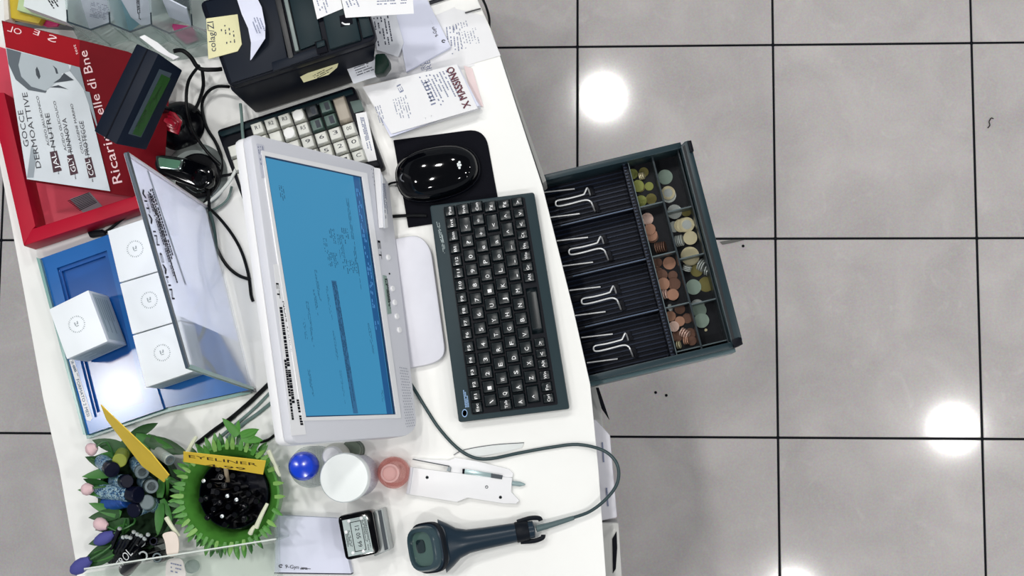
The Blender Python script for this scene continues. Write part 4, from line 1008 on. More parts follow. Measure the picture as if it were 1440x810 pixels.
B().plate(SPn, [(262, 518), (264, 513), (354, 545), (354, 549)], -.001, .0028).build('panel_edge', EDGE, sg)
B().plate(SPn, [(175, 215), (178, 215), (291, 291), (291, 293)], -.001, .0026).build('panel_edge', mat('pink_white_edge', '#e6dde0', .25), sg)
B().slab([(336, 540), (356, 546), (357, 551), (340, 552), (330, 547)], .9, .9158).build('sign_foot', mat('dark_acrylic_edge', '#2a3840', .2), sg)
x = B()
for i_, k_ in enumerate((0, .8, -.8)): x.ptext('VITA IN CALIN', SPn, (196 + k_, 266), (240 + k_, 422), 9, .0026 + i_ * .00002)
x.marks(SPn, (206, 268), (254, 422), (211, 266), 2, 27, .9, .8, .0026, .03, .06)
x.marks(SPn, (204, 270), (252, 422), (208, 270), 2, 17, .85, .8, .0026, .02, .05)
x.build('printed_text', DINK, sg)
x = B(); x.plate(SPn, [(207, 240), (209, 240), (262, 400), (260, 400)], -.0005, 0); x.build('fold_line', mat('fold_grey', '#8d96a6', .6), sg)

# ------------------------------------------------------------------ green leaf bowl with eyeliners
LEAF = mat('bright_leaf_green', '#4b8a35', .4, var=.25, vscale=60); LEAFD = mat('dark_leaf_green', '#265a22', .4, var=.3, vscale=60); LEAFL = mat('pale_leaf_green', '#78a852', .45, var=.2, vscale=60)
def leaf_mesh(m, n=6, wide=.36, curl=.25):
    b = B(); L_, R_, Cn = [], [], []
    for i in range(n + 1):
        t = i / n; wv = wide * math.sin(math.pi * min(1, (t * .8 + .2))) ** .8 * (1 - t * .15) if t < 1 else .0
        z = curl * t * t
        L_.append(Vector((t, wv, z + wv * .25))); R_.append(Vector((t, -wv, z + wv * .25))); Cn.append(Vector((t, 0, z)))
    th = Vector((0, 0, -.03))
    vs = L_ + Cn + R_ + [p + th for p in L_] + [p + th for p in Cn] + [p + th for p in R_]
    k = n + 1; fs = []
    for i in range(n):
        fs += [(i, k + i, k + i + 1, i + 1), (k + i, 2 * k + i, 2 * k + i + 1, k + i + 1)]
        fs += [(3 * k + i + 1, 4 * k + i + 1, 4 * k + i, 3 * k + i), (4 * k + i + 1, 5 * k + i + 1, 5 * k + i, 4 * k + i)]
        fs += [(i + 1, 3 * k + i + 1, 3 * k + i, i), (2 * k + i, 5 * k + i, 5 * k + i + 1, 2 * k + i + 1)]
    fs += [(0, 3 * k, 4 * k, k), (k, 4 * k, 5 * k, 2 * k)]
    b.add(vs, fs); o = b.build('leaf', m, smooth=50); me = o.data; bpy.data.objects.remove(o); return me
LM = [leaf_mesh(LEAF), leaf_mesh(LEAFD), leaf_mesh(LEAFL, curl=.1)]
LMT = [leaf_mesh(LEAFD, wide=.22, curl=-.1), leaf_mesh(LEAF, wide=.2, curl=.05)]
def leaf(parent, p, d, up, L, me, name='leaf'):
    d = d.normalized(); up = (up - d * up.dot(d)).normalized()
    return inst(me, name, parent, basis(p, d * L, up.cross(d) * L, up * L))
rl = random.Random(21)
bc = at(322, 697, .975); bc.z = ZC
bw = thing('leaf_bowl', 'bright green leaf-edged bowl holding black eyeliner pencils and yellow price sign', 'bowl', bc)
R1 = .0685
B().lathe(bc, [(R1 * .72, 0), (R1 * .9, .02), (R1 * .99, .05), (R1 * 1.0, .074), (R1 * .96, .075), (R1 * .84, .066), (R1 * .74, .05), (R1 * .70, .018), (.0, .014)], 48).build('bowl_wall', LEAF, bw)
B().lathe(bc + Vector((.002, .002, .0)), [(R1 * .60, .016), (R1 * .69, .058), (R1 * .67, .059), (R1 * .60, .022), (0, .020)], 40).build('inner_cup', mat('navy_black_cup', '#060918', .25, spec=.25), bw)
LN = [leaf_mesh(LEAF, wide=.20, curl=.05), leaf_mesh(LEAFD, wide=.2, curl=.05), leaf_mesh(LEAFL, wide=.19, curl=.05)]
for tier, (n, rad, z, L_, lean_, mi) in enumerate(((46, .90, .0745, .017, .12, (2, 0, 0)), (42, .97, .070, .019, -.12, (0, 0, 1)), (30, 1.0, .055, .016, -.3, (1, 0, 1)))):
    for k in range(n):
        a = 2 * math.pi * (k + .5 * tier + rl.uniform(-.2, .2)) / n
        r = Vector((math.cos(a), math.sin(a), 0))
        if (r.x > .6 and tier in (1, 2)) or (r.x > .85 and k % 2): continue
        tg = UP.cross(r)
        leaf(bw, bc + r * R1 * rad + UP * z, r + UP * (lean_ + rl.uniform(-.1, .1)) + tg * rl.uniform(-.3, .3), UP - r * .3, L_ * rl.uniform(.75, 1.15), LN[rl.choice(mi)])
for (u, v, dx, dy) in ((262, 640, 14, -26), (378, 634, 14, 28), (360, 742, 16, -34), (234, 728, 18, 26), (388, 655, 6, 14), (352, 750, 6, -10)):
    p, q = at(u, v, .985), at(u + dx, v + dy, .985)
    B().tube([p, (p + q) / 2 + UP * .003, q], .003, 8, 3, rr=lambda t: .0035 - .0012 * t).build('cream_petal', mat('cream_petal', '#d8dcc2', .5), bw)
for (u, v, du, dv, s) in ((335, 612, -22, -24, .026), (338, 612, 26, -8, .024), (340, 616, 36, 4, .026), (334, 610, 2, -24, .016), (344, 618, 20, -14, .02)):
    p = at(u, v, .985); q = at(u + du, v + dv, .99)
    leaf(bw, p, q - p, UP, s * 1.2, LMT[1])
PEN = mat('pencil_black', '#05060c', .12, spec=.35, coat=.1)
TIP = mat('pencil_tip_silver', '#cfd6d8', .2, metal=.6)
spots = []
for ring, n in ((0, 1), (.36, 6), (.68, 10), (.95, 9)):
    for k in range(n):
        a = 2 * math.pi * k / n + ring * 2
        spots.append((ring * .037 * math.cos(a), ring * .037 * math.sin(a)))
np_ = 0
pen0 = None
for k, (dx, dy) in enumerate(spots):
    if dx > .012 and dy > .012 and k > 6: continue
    b0 = bc + Vector((dx * .8 + .002, dy * .8 + .002, .023)); b1 = bc + Vector((dx * 1.08, dy * 1.08, .082 + rl.uniform(-.006, .010)))
    ax = (b1 - b0); L_ = ax.length
    _r = 0 if k == 0 else 1 if k < 7 else 2 if k < 17 else 3
    _h = ['twelve', 'one', 'two', 'three', 'four', 'five', 'six', 'seven', 'eight', 'nine', 'ten', 'eleven'][int(((math.pi / 2 - math.atan2(dy, dx)) % (2 * math.pi)) / (math.pi / 6) + .5) % 12]
    o = thing('eyeliner_pencil', 'black eyeliner pencil at the very centre of the green bowl' if k == 0 else 'black eyeliner pencil in the %s ring of the green bowl, at %s o\'clock' % (['', 'innermost', 'middle', 'outermost'][_r], _h), 'eyeliner', b0, 'black eyeliners in the green bowl')
    B().lathe(b0, [(.0036, 0), (.0042, .004), (.0042, L_ * .7), (.0045, L_ * .71), (.0045, L_ - .002), (.0036, L_)], 12, ax).build('barrel', PEN, o)
    if k % 2 == 0: B().lathe(b0 + ax.normalized() * (L_ - .0002), [(.0026, 0), (.0026, .0012), (.0014, .0016)], 10, ax).build('end_cap', TIP if k % 6 == 0 else PEN, o)
SGN = mat('price_card_yellow', '#e6c440', .6, var=.08)
ps = thing('price_sign', 'yellow handwritten price sign on a wooden stick in the eyeliner bowl', 'price sign', at(320, 690, .92))
SGP = Plane(at(258, 636, 1.012), (at(374, 649, 1.012) - at(258, 636, 1.012)).cross(at(258, 649, .998) - at(258, 636, 1.012)))
B().plate(SGP, [(258, 635), (374, 648), (370, 667), (258, 649)], -.0005, .0005).build('card', SGN, ps)
B().tube([SGP.at(316, 655, -.002), at(320, 675, .96), at(322, 692, .93)], .003, 8, 3).build('stick', mat('wood_stick', '#c9b79c', .6), ps)
x = B(); x.ptext('EYELINER', SGP, (266, 643), (362, 655), 6, .0007); x.ptext('4,99', SGP, (290, 655), (346, 661), 5.5, .0007); x.build('handwriting', mat('brown_marker', '#3a2a14', .6), ps)

# ------------------------------------------------------------------ dark bowl with tubes and felt tulips
b2 = at(190, 700, .965); b2.z = ZC
bw2 = thing('tulip_bowl', 'dark green bowl ringed by felt leaves and pink and violet tulips', 'bowl', b2)
B().lathe(b2, [(.042, 0), (.050, .015), (.054, .05), (.055, .055), (.051, .055), (.048, .02), (.0, .012)], 40, sx=1.0, sy=1.35).build('bowl_wall', mat('deep_green_felt', '#1f3d22', .8), bw2)
LT = [leaf_mesh(mat('tulip_leaf_dark', '#1d4a1c', .45, var=.3, vscale=60), wide=.20, curl=.12), leaf_mesh(mat('tulip_leaf_green', '#3a7430', .45, var=.3, vscale=60), wide=.16, curl=.12)]
for (u, v, du, dv, L_, k) in ((176, 632, -46, -12, .044, 0), (178, 640, -50, 4, .046, 1), (165, 660, -46, -20, .044, 0), (166, 662, -50, 10, .046, 1), (158, 690, -42, -20, .04, 0), (160, 692, -48, -2, .046, 1), (168, 722, -40, 6, .04, 0), (170, 724, -36, -14, .044, 1), (182, 735, -46, 12, .044, 0), (180, 740, -44, 24, .044, 1), (172, 752, -46, 14, .044, 0), (168, 762, -50, 28, .05, 0), (160, 776, -48, 14, .044, 1), (158, 778, -52, 22, .045, 0),
                              (190, 615, 46, 12, .05, 1), (186, 612, 20, -10, .034, 0), (205, 616, 42, 22, .045, 0), (225, 700, 4, -34, .034, 1), (228, 702, 10, 20, .03, 1), (236, 672, 18, 12, .026, 1), (226, 708, -2, 34, .04, 1), (210, 620, 30, 10, .05, 0), (200, 622, 10, 18, .03, 1)):
    p, q = at(u, v, .962), at(u + du, v + dv, .955)
    leaf(bw2, p, q - p, UP + Vector((0, rl.uniform(-.4, .4), 0)), L_ * 1.1, LT[k])
TP_ = mat('pale_pink_felt', '#dcbcc0', .8, bump=.2); TV = mat('violet_felt', '#4a4c92', .8, bump=.2)
for (u, v, m, dx, dy, r) in ((128, 632, TP_, -6, 3, .009), (122, 688, TP_, -7, 1, .0085), (141, 737, TP_, -8, -3, .009), (146, 757, TV, -12, 6, .0085), (113, 796, TV, -12, 8, .010)):
    c = at(u - dx, v - dy, .972); d = (at(u + dx, v + dy, .972) - c)
    t_ = B().lathe(c, [(r * .5, -.002), (r * .95, d.length * .3), (r, d.length * .6), (r * .75, d.length * .9), (r * .3, d.length * 1.05)], 14, d).build('tulip', m, bw2)
    B().tube([c, c - d * 1.2 - UP * .004, Vector((b2.x, b2.y, .945)) * .35 + (c - d) * .65], .0015, 6, 3).build('stem', LEAFD, bw2)
# tubes standing and leaning in the dark bowl
PATT = bpy.data.materials.new('patterned_sleeve'); PATT.use_nodes = True
nt = PATT.node_tree; pbs = nt.nodes['Principled BSDF']; pbs.inputs['Roughness'].default_value = .3
tc = nt.nodes.new('ShaderNodeTexCoord'); vz = nt.nodes.new('ShaderNodeTexNoise'); vz.inputs['Scale'].default_value = 170; vz.inputs['Distortion'].default_value = 3
cr = nt.nodes.new('ShaderNodeValToRGB'); cr.color_ramp.interpolation = 'CONSTANT'
cr.color_ramp.elements[0].position = 0; cr.color_ramp.elements[0].color = (*lin('#1b3350'), 1); cr.color_ramp.elements[1].position = .52; cr.color_ramp.elements[1].color = (*lin('#9fb8be'), 1)
e_ = cr.color_ramp.elements.new(.44); e_.color = (*lin('#3f74a0'), 1)
nt.links.new(tc.outputs['Object'], vz.inputs['Vector']); nt.links.new(vz.outputs['Fac'], cr.inputs[0]); nt.links.new(cr.outputs[0], pbs.inputs['Base Color'])
NAVY = mat('navy_cap', '#090c22', .3, spec=.25); OLIVE = mat('olive_cap', '#8f9a3c', .4); GREYC = mat('grey_cap', '#67757a', .3)
BLUB = mat('blue_sleeve', '#1d4a94', .3, var=.4, vscale=200)
def cosm(label, c0, z0, c1, z1, r, body, cap, capf=.3, ring=None):
    a, b = at(*c0, z0), at(*c1, z1); ax = b - a; L_ = ax.length
    t = thing('cosmetic_tube', label, 'cosmetic tube', a, 'cosmetic tubes in the dark bowl')
    B().lathe(a, [(r * .85, 0), (r, .002), (r, L_ * (1 - capf)), (r * .8, L_ * (1 - capf) + .001)], 20, ax).build('body', body, t)
    B().lathe(a + ax * (1 - capf), [(r * .98, .001), (r * 1.02, .002), (r * 1.02, L_ * capf - .001), (r * .9, L_ * capf)], 20, ax).build('cap', cap, t)
    if ring: B().lathe(b, [(r * .9, 0), (r * .9, .0008), (r * .6, .0008), (r * .6, 0)], 20, ax).build('cap_ring', ring, t)
    return t
cosm('tube with olive green cap beside the yellow slanted sign', (178, 626), .925, (168, 648), .985, .0095, mat('olive_body', '#5c7a34', .4), OLIVE, .4)
cosm('tube with round navy cap just below the olive capped one', (143, 648), .955, (158, 661), .99, .0105, PATT, NAVY)
cosm('tube with navy cap and pale patterned sleeve in the bowl middle', (160, 676), .955, (179, 677), .993, .009, PATT, NAVY)
cosm('widest navy capped tube with patterned pale blue sleeve', (140, 690), .95, (195, 696), .99, .011, PATT, NAVY, .22)
cosm('tube with bright blue patterned sleeve under the widest navy cap', (148, 710), .945, (178, 702), .97, .011, BLUB, BLUB, .2)
cosm('navy capped tube with pale sleeve lying lowest among the tubes', (208, 710), .95, (187, 718), .985, .010, PATT, NAVY, .25)
cosm('grey patterned tube beside the yellow sign, turned upright', (190, 650), .94, (200, 664), .985, .0095, PATT, mat('patterned_grey_cap', '#5f6e72', .35, var=.5, vscale=300), .2, GREYC)
cosm('dark tube with grey ringed cap near the bowl edge', (202, 676), .94, (213, 684), .985, .010, PATT, mat('patterned_dark_cap', '#2a3638', .35), .25, GREYC)
cosm('patterned pale tube at the right edge of the bowl', (220, 712), .94, (206, 706), .982, .010, PATT, GREYC, .3)
cosm('white capped tube poking out beyond the yellow sign', (217, 632), .95, (239, 647), .985, .0075, mat('white_tube', '#b9beb4', .35), mat('pale_cap', '#c3cdc4', .3), .25, GREYC)
# pencils bundle under the tubes
for k in range(9):
    u0, v0 = 150 + k * 4.2, 788 + rl.uniform(-3, 3); u1, v1 = 168 + k * 5, 748 + rl.uniform(-8, 8) + k * 1.5
    a, b = at(u0, v0, .945), at(u1, v1, .985); ax = b - a; L_ = ax.length
    t = thing('makeup_pencil', 'thin black slanting makeup pencil, %s from the left in the dark bowl' % ORD[k], 'makeup pencil', a, 'slanting pencils in the dark bowl')
    B().lathe(a, [(.0032, 0), (.0035, .003), (.0035, L_ - .003), (.003, L_)], 10, ax).build('barrel', PEN, t)
    B().lathe(b, [(.003, -.001), (.003, .0012), (.0016, .0018)], 10, ax).build('end_cap', TIP, t)
for (lab, u, v, r, m) in (('round black cap with silver ring beside the slanting pencils', 198, 762, .0085, TIP), ('dark round cap with silver ring below the other ringed cap', 201, 782, .0085, TIP), ('grey round cap next to the cream tag', 221, 784, .008, GREYC), ('black cap touching the cream tag edge', 216, 761, .007, NAVY)):
    c = at(u, v, .975); t = thing('lipstick_tube', lab, 'lipstick', Vector((c.x, c.y, .92)), 'lipstick tubes in the dark bowl')
    B().lathe(Vector((c.x, c.y, .92)), [(r, 0), (r, .05), (r * .85, .055)], 20).build('case', PEN, t)
    B().lathe(Vector((c.x, c.y, .975)), [(r * .8, 0), (r * .8, .001), (r * .55, .001), (r * .55, 0)], 20).build('cap_ring', m, t)
tr_ = thing('mascara_tube', 'thick black mascara tube with white TROL lettering', 'mascara', at(180, 795, .93))
a, b = at(176, 802, .945), at(196, 778, .975); ax = b - a
B().lathe(a, [(.009, 0), (.010, .002), (.010, ax.length - .002), (.009, ax.length)], 18, ax).build('case', PEN, tr_)
mp_ = HP(.9705)
x = B().ptext('TROL', Plane((a + b) / 2 + UP * .0098, UP.cross(ax).cross(ax) * -1), (170, 801), (188, 778), 7.5, .0012); x.build('lettering', PAPER, tr_)
CREAM = mat('cream_tag_card', '#e3d6cb', .6)
tg_ = B().slab(roundq([(226, 750), (246, 746), (252, 760), (251, 782), (234, 784), (232, 762)], 9, 5), .992, .996).build('cream_tag', CREAM, bevel=.0012); tag(tg_, 'rounded cream tag at the edge of the dark bowl', 'tag')
tg2 = B().slab(roundq([(234, 786), (256, 784), (263, 812), (232, 816)], 8, 4), .955, .957).build('price_tag', mat('pale_tag', '#d8d4d0', .6)); tag(tg2, 'pale handwritten price tag under the clear tray at frame bottom', 'price tag')
under(tg2, lambda x: x.marks(HP(.9572), (240, 792), (258, 796), (240, 803), 2, 12, .8, .4, .0002, .2, .4), INK, 'handwriting')
ys = thing('price_sign', 'yellow price card seen edge-on slanting over the tulip bowl', 'price sign', at(236, 690, .93))
Ya, Yb, Yc, Yd = at(142, 569, 1.055), at(238, 668, 1.040), at(231, 678, 1.006), at(150, 590, 1.024)
nn = (Yb - Ya).cross(Yc - Ya).normalized() * .0006
mid0, mid1 = at(212, 636, 1.046), at(200, 655, 1.014)
bY = B(); V_ = [Ya, mid0, Yb, Yc, mid1, Yd]
bY.add([p - nn for p in V_] + [p + nn for p in V_], [(5, 4, 3, 2, 1, 0), (6, 7, 8, 9, 10, 11)] + [(i, (i + 1) % 6, 6 + (i + 1) % 6, 6 + i) for i in range(6)]).build('card', SGN, ys)
B().tube([Yc * .5 + Yb * .5, at(236, 688, .965), at(234, 700, .935)], .0022, 8, 3).build('stick', LEAF, ys)

# ------------------------------------------------------------------ clear tray edge at the bottom of frame
cl = thing('clear_tray', 'clear acrylic tray running along the bottom of frame over the tulip bowl', 'tray', at(250, 800, ZC))
for (px, z0, z1) in (([(118, 800), (388, 758), (388, 761), (118, 803)], .903, 1.0), ([(386, 727), (388.5, 727), (390, 840), (387, 840)], .903, .94)):
    B().slab(px, z0, z1).build('tray_wall', clear_mat('frosted_acrylic', '#eef4f0', .06), cl)
B().slab([(118, 799), (388, 757), (388, 759), (118, 801)], .9995, 1.001).build('tray_rim', mat('pale_edge', '#d5dcd6', .3), cl)
B().slab([(120, 806), (386, 764), (388, 845), (110, 845)], .903, .9055).build('tray_floor', clear_mat('frosted_acrylic', '#eef4f0', .06), cl)
gb = B().lathe(at(272, 796, .91), [(.009, 0), (.009, .012), (.007, .014), (.0, .014)], 24).build('clear_jar', clear_mat('clear_cap', '#c9d6d2', .3)); tag(gb, 'small clear round jar inside the clear tray', 'jar')

# ------------------------------------------------------------------ note pad, stamp
np2 = thing('note_pad', 'square lilac-white note pad with printed logo line at the frame bottom', 'notepad', at(440, 765, ZC))
NPX = [(389, 724.5), (487, 730), (494, 806.5), (386, 805)]
B().slab([(389, 724.5), (476, 729), (494, 806.5), (386, 805)], ZC, .918).build('pages', PAPERB, np2, bevel=.0006)
B().slab([(385.5, 805.5), (494, 807), (494, 808), (385.5, 806.5)], ZC, .917).build('binding', mat('dark_binding', '#2d3448', .6), np2)
padprint(np2, HP(.9182), (401, 799), (438, 801), 5, (395, 796))
stp = thing('self_inking_stamp', 'black self-inking stamp with printed window beside the note pad', 'stamp', at(515, 752, ZC))
B().slab([(516, 722), (538, 714), (549, 773), (526, 783)], ZC, .938).build('base_frame', mat('smoke_clear_plastic', '#a9b0b0', .25), stp, bevel=.002)
B().slab([(531, 718), (536, 717), (546, 772), (541, 774)], .937, .9385).build('frame_slot', mat('slot_dark', '#39424a', .4), stp)
B().slab(roundq([(474, 726), (523, 716), (534, 778), (486, 789)], 8, 5), .925, .962).build('handle_cap', GLOSSB, stp, bevel=.003)
ST = [(481, 732), (515, 725), (525, 776), (490, 783)]
w_ = B().slab(ST, .9615, .9625).build('window_card', mat('window_card', '#a9b7b6', .35), stp)
SPl = HP(.9626)
SI = [quad(ST, *p) for p in ((.30, .10), (.74, .10), (.74, .90), (.30, .90))]
x = B()
for i in range(4):
    a, c = SI[i], SI[(i + 1) % 4]
    p, q = SPl.at(*a, .0004), SPl.at(*c, .0004); x.tube([p, q], .0004, 6, 0)
x.ptext('12 05 99', SPl, quad(ST, .46, .22), quad(ST, .46, .80), 6, .0003)
x.marks(SPl, quad(ST, .80, .05), quad(ST, .80, .95), quad(ST, .94, .05), 3, 3, .9, .5, .0003, .06, .12); x.marks(SPl, quad(ST, .06, .3), quad(ST, .06, .95), quad(ST, .22, .3), 3, 4, .9, .5, .0003, .06, .14)
x.build('window_print', DINK, w_)
for q_ in ((.27, .05), (.78, .04), (.20, .92), (.62, .93), (.08, .33)):
    B().lathe(SPl.at(*quad(ST, *q_), 0), [(.0022, 0), (.0022, .0006), (.001, .001)], 12).build('bright_stud', WPLAST, stp)

# ------------------------------------------------------------------ bottles under the monitor
bo = thing('spray_bottle', 'clear round bottle with bright blue cap just under the monitor', 'bottle', at(448, 655, ZC))
c = at(448, 655, ZC)
B().lathe(c, [(.026, 0), (.028, .004), (.028, .06), (.022, .075), (.012, .08)], 36).build('body', clear_mat('clear_bottle', '#d9e0de', .18), bo)
ca = at(437, 641, .995); ca = Vector((ca.x, ca.y, .0))
B().lathe(Vector((c.x - .002, c.y + .002, .98)), [(.018, -.002), (.0195, .004), (.019, .020), (.015, .027), (.006, .029)], 32).build('cap', mat('bright_blue_plastic', '#0e3fd0', .18, spec=.6), bo)
po = thing('white_pot', 'white lidded plastic bottle with big round white lid beside the blue cap', 'pot', at(507, 669, ZC))
c = at(504, 668, ZC)
B().lathe(c, [(.028, 0), (.0295, .003), (.0295, .100), (.028, .104)], 40).build('body', mat('white_label', '#dcdbe6', .4), po)
B().lathe(c + UP * .094, [(.031, 0), (.0325, .002), (.0325, .018), (.031, .0205), (.0, .0212)], 48).build('lid', mat('pure_white_lid', '#f0f5f4', .3, var=.005), po)
def around(obj_name, cc, r, z0, z1, a0, a1, rows, m, par, seed):
    rd = random.Random(seed); b = B()
    for k in range(rows):
        z = lerp(z0, z1, (k + .5) / rows); a = a0
        while a < a1:
            da = rd.uniform(.06, .2)
            p = [cc + Vector((math.cos(t) * r, math.sin(t) * r, zz)) for t, zz in ((a, z - .001), (a + da * .7, z - .001), (a + da * .7, z + .001), (a, z + .001))]
            b.add(p, [(0, 1, 2, 3)]); a += da
    return b.build(obj_name, m, par)
around('label_print', c, .0303, .01, .08, -1.2, 1.0, 6, mat('label_ink', '#9fa3b8', .6), po, 4)
pw = thing('pump_bottle', 'small bottle with white dispenser top behind the white lid', 'bottle', at(478, 640, ZC))
c = at(482, 640, ZC)
B().lathe(c, [(.016, 0), (.017, .004), (.017, .06), (.012, .07)], 28).build('body', mat('milky_plastic', '#cfcfc6', .35), pw)
B().lathe(c + UP * .070, [(.013, 0), (.013, .014), (.011, .017), (.0, .018)], 28).build('dispenser_top', WPLAST, pw)
jr = thing('glass_jar', 'small grey green striped glass jar tucked under the monitor corner', 'jar', at(500, 634, ZC))
B().lathe(at(500, 633, ZC), [(.013, 0), (.014, .002), (.014, .03), (.012, .036)], 28).build('glass', clear_mat('green_grey_glass', '#8f9c8c', .5), jr)
for z in (.01, .02, .03): B().lathe(at(500, 633, ZC) + UP * z, [(.0142, -.001), (.0147, 0), (.0142, .001)], 28).build('glass_ring', mat('dark_ring', '#5c685f', .3), jr)
pk2 = thing('pink_soap_bottle', 'translucent pink round bottle lying beside the white lidded bottle', 'bottle', at(543, 665, ZC))
c = at(556, 664, ZC)
B().lathe(c, [(.015, 0), (.021, .003), (.022, .02), (.020, .034), (.014, .042)], 36).build('body', clear_mat('pink_plastic', '#f7b8b0', .22), pk2)
B().lathe(c + UP * .041, [(.0125, 0), (.0135, .003), (.0125, .012), (.010, .0125), (.010, .009), (.0, .009)], 28).build('neck', clear_mat('pale_pink_plastic', '#f6cfcb', .6), pk2)

# ------------------------------------------------------------------ white tape tool
tt = thing('tape_tool', 'flat white plastic cutting tool with steel slot and pointed metal tip', 'cutting tool', at(650, 680, ZC))
S = 6.545
def tp(*p): return [(540 + x / S, 600 + y / S) for x, y in p]
B().slab(tp((200, 620), (238, 372), (610, 420), (720, 430), (1180, 470), (1170, 600), (1245, 680), (1215, 712), (1100, 708), (770, 655), (670, 695)), ZC, .911).build('body', WPLAST, tt, bevel=.0012)
B().slab(tp((255, 295), (600, 360), (620, 380), (610, 425), (720, 435), (1085, 480), (1185, 465), (1190, 430), (1150, 390), (860, 318), (660, 285), (600, 310)), ZC, .907).build('back_plate', WPLAST, tt, bevel=.001)
B().slab(tp((205, 618), (240, 372), (268, 375), (235, 618)), .9105, .9135).build('end_ridge', GPLAST, tt, bevel=.0006)
B().slab(tp((740, 390), (1000, 430), (1000, 470), (730, 435)), .909, .9118).build('steel_slide', mat('teal_steel', '#9fb4b6', .25, metal=.3), tt, bevel=.0004)
B().slab(tp((722, 388), (745, 388), (738, 435), (720, 432)), .909, .9122).build('slide_end', DINK, tt)
B().slab(tp((985, 430), (1092, 448), (1085, 485), (985, 470)), .909, .9122).build('slide_catch', mat('slot_dark', '#39424a', .4), tt)
B().slab(tp((262, 296), (600, 360), (598, 368), (262, 304)), .9065, .9078).build('slot_line', mat('slot_dark', '#39424a', .4), tt)
B().slab(tp((575, 408), (610, 412), (612, 372), (590, 370)), .9065, .9116).build('slot_catch', mat('mid_grey', '#8d979c', .4), tt)
B().tube([at(*tp((1180, 520))[0], .906), at(*tp((1250, 528))[0], .906), at(*tp((1300, 532))[0], .906)], .003, 10, 0, rr=lambda t: .0035 if t < .6 else .001).build('metal_tip', mat('teal_steel', '#9fb4b6', .25), tt)
for p in tp((397, 467), (945, 555), (1072, 650)):
    B().lathe(at(*p, .911), [(.0022, 0), (.0022, .0004), (.0014, .0004), (.0014, 0)], 14).build('screw', mat('slot_dark', '#39424a', .4), tt)
fp = B().slab(tp((700, 240), (760, 205), (1000, 165), (1290, 146), (1270, 195), (1100, 235), (860, 278)), ZC + .0005, ZC + .002).build('plastic_flap', mat('clear_white_flap', '#dfe3e2', .25))
tag(fp, 'thin clear white plastic flap under the scanner cable', 'plastic flap')
x = B().tube([at(*p, ZC + .0026) for p in tp((640, 262), (740, 213), (1000, 168), (1290, 148))], .0005, 6, 4); x.build('edge_line', mat('slot_dark', '#39424a', .4), fp)

# ------------------------------------------------------------------ hand scanner
hs = thing('barcode_scanner', 'dark blue green handheld barcode scanner lying at the lower counter edge', 'barcode scanner', at(660, 760, ZC))
SCN = mat('scanner_shell', '#1a2b39', .3, spec=.4, var=.08); SCR_ = mat('scanner_rubber', '#0c121b', .5, spec=.2)
h0, h1 = at(752, 744, .917), at(610, 770, .930)
ax = (h1 - h0); L_ = ax.length; ax = ax.normalized()
sd = UP.cross(ax).normalized()
def hring(t, r, w_=1., zz=0):
    c = h0 + ax * L_ * t + UP * zz
    return [c + sd * math.cos(a) * r * w_ + sd.cross(ax) * -1 * math.sin(a) * r for a in (2 * math.pi * k / 24 for k in range(24))]
B().loft([hring(t, r, w_) for t, r, w_ in ((0, .008, 1), (.01, .0115, 1), (.12, .0125, 1.02), (.3, .0132, 1.05), (.5, .0137, 1.08), (.66, .0145, 1.12), (.76, .016, 1.3), (.84, .019, 1.55), (.92, .021, 1.75))]).build('handle', SCN, hs, smooth=60)
B().loft([hring(t, r, w_) for t, r, w_ in ((.06, .0126, 1.02), (.07, .0136, 1.02), (.18, .0139, 1.02), (.19, .0130, 1.03))]).build('grip_band', SCR_, hs, smooth=40)
for s in (1, -1):
    q0 = h0 + sd * s * .0135
    B().tube([q0 + ax * .022, q0 + ax * .004 + sd * s * .002, q0 - ax * .008, q0 - ax * .010 - sd * s * .004], .0032, 8, 4).build('end_bumper', SCR_, hs)
# head, a rounded square drum tilted up towards the ceiling
hx = (at(604, 770, .94)); hn = (UP * .80 - ax * -.0 + ax * .62).normalized()
hs2 = (sd - hn * sd.dot(hn)).normalized()
def drum(name, prof, m, cc=None, sm=40): 
    return B().lathe(cc or hx, prof, 40, hn, hs2, 1.0, .86, 3.2).build(name, m, hs, smooth=sm)
drum('head', [(.020, -.022), (.028, -.014), (.0325, -.004), (.0325, .004), (.030, .006)], SCN)
drum('head_gasket', [(.0320, -.004), (.0340, -.003), (.0340, .0035), (.0320, .0045)], SCR_)
drum('head_rim', [(.0300, .006), (.0305, .012), (.028, .0165), (.0235, .0165), (.0225, .010), (.0, .010)], mat('scanner_rim', '#33474f', .22, spec=.6))
drum('window', [(.0228, .0095), (.0228, .0115), (.0, .0118)], mat('scanner_glass', '#4c6660', .05, spec=.8))
drum('lens', [(.009, .0115), (.009, .0132), (.006, .0138), (.0, .0138)], mat('scanner_lens', '#1c2c30', .08, spec=.8), hx - hs2 * .004 - hn.cross(hs2) * .004)
B().tube([h0 - ax * .002, at(775, 738, .914), at(807, 728, .913)], .004, 10, 4, rr=lambda t: .0050 - .002 * t).build('strain_relief', mat('relief_grey', '#55686a', .45), hs)
sc_ = B().tube([at(u, v, z) for u, v, z in ((806, 728, .913), (830, 719, .912), (852, 702, .915), (867, 682, .918), (870, 662, .92), (863, 645, .919), (845, 632, .915), (812, 625, .906), (775, 629, .9045), (730, 637, .9045), (690, 645, .908), (665, 643, .906), (642, 629, .904), (618, 603, .9045), (600, 576, .904), (583, 548, .904), (560, 512, .918 - .015))], .0023, 10, 5).build('cable', mat('scanner_cable', '#2b4044', .4), hs)

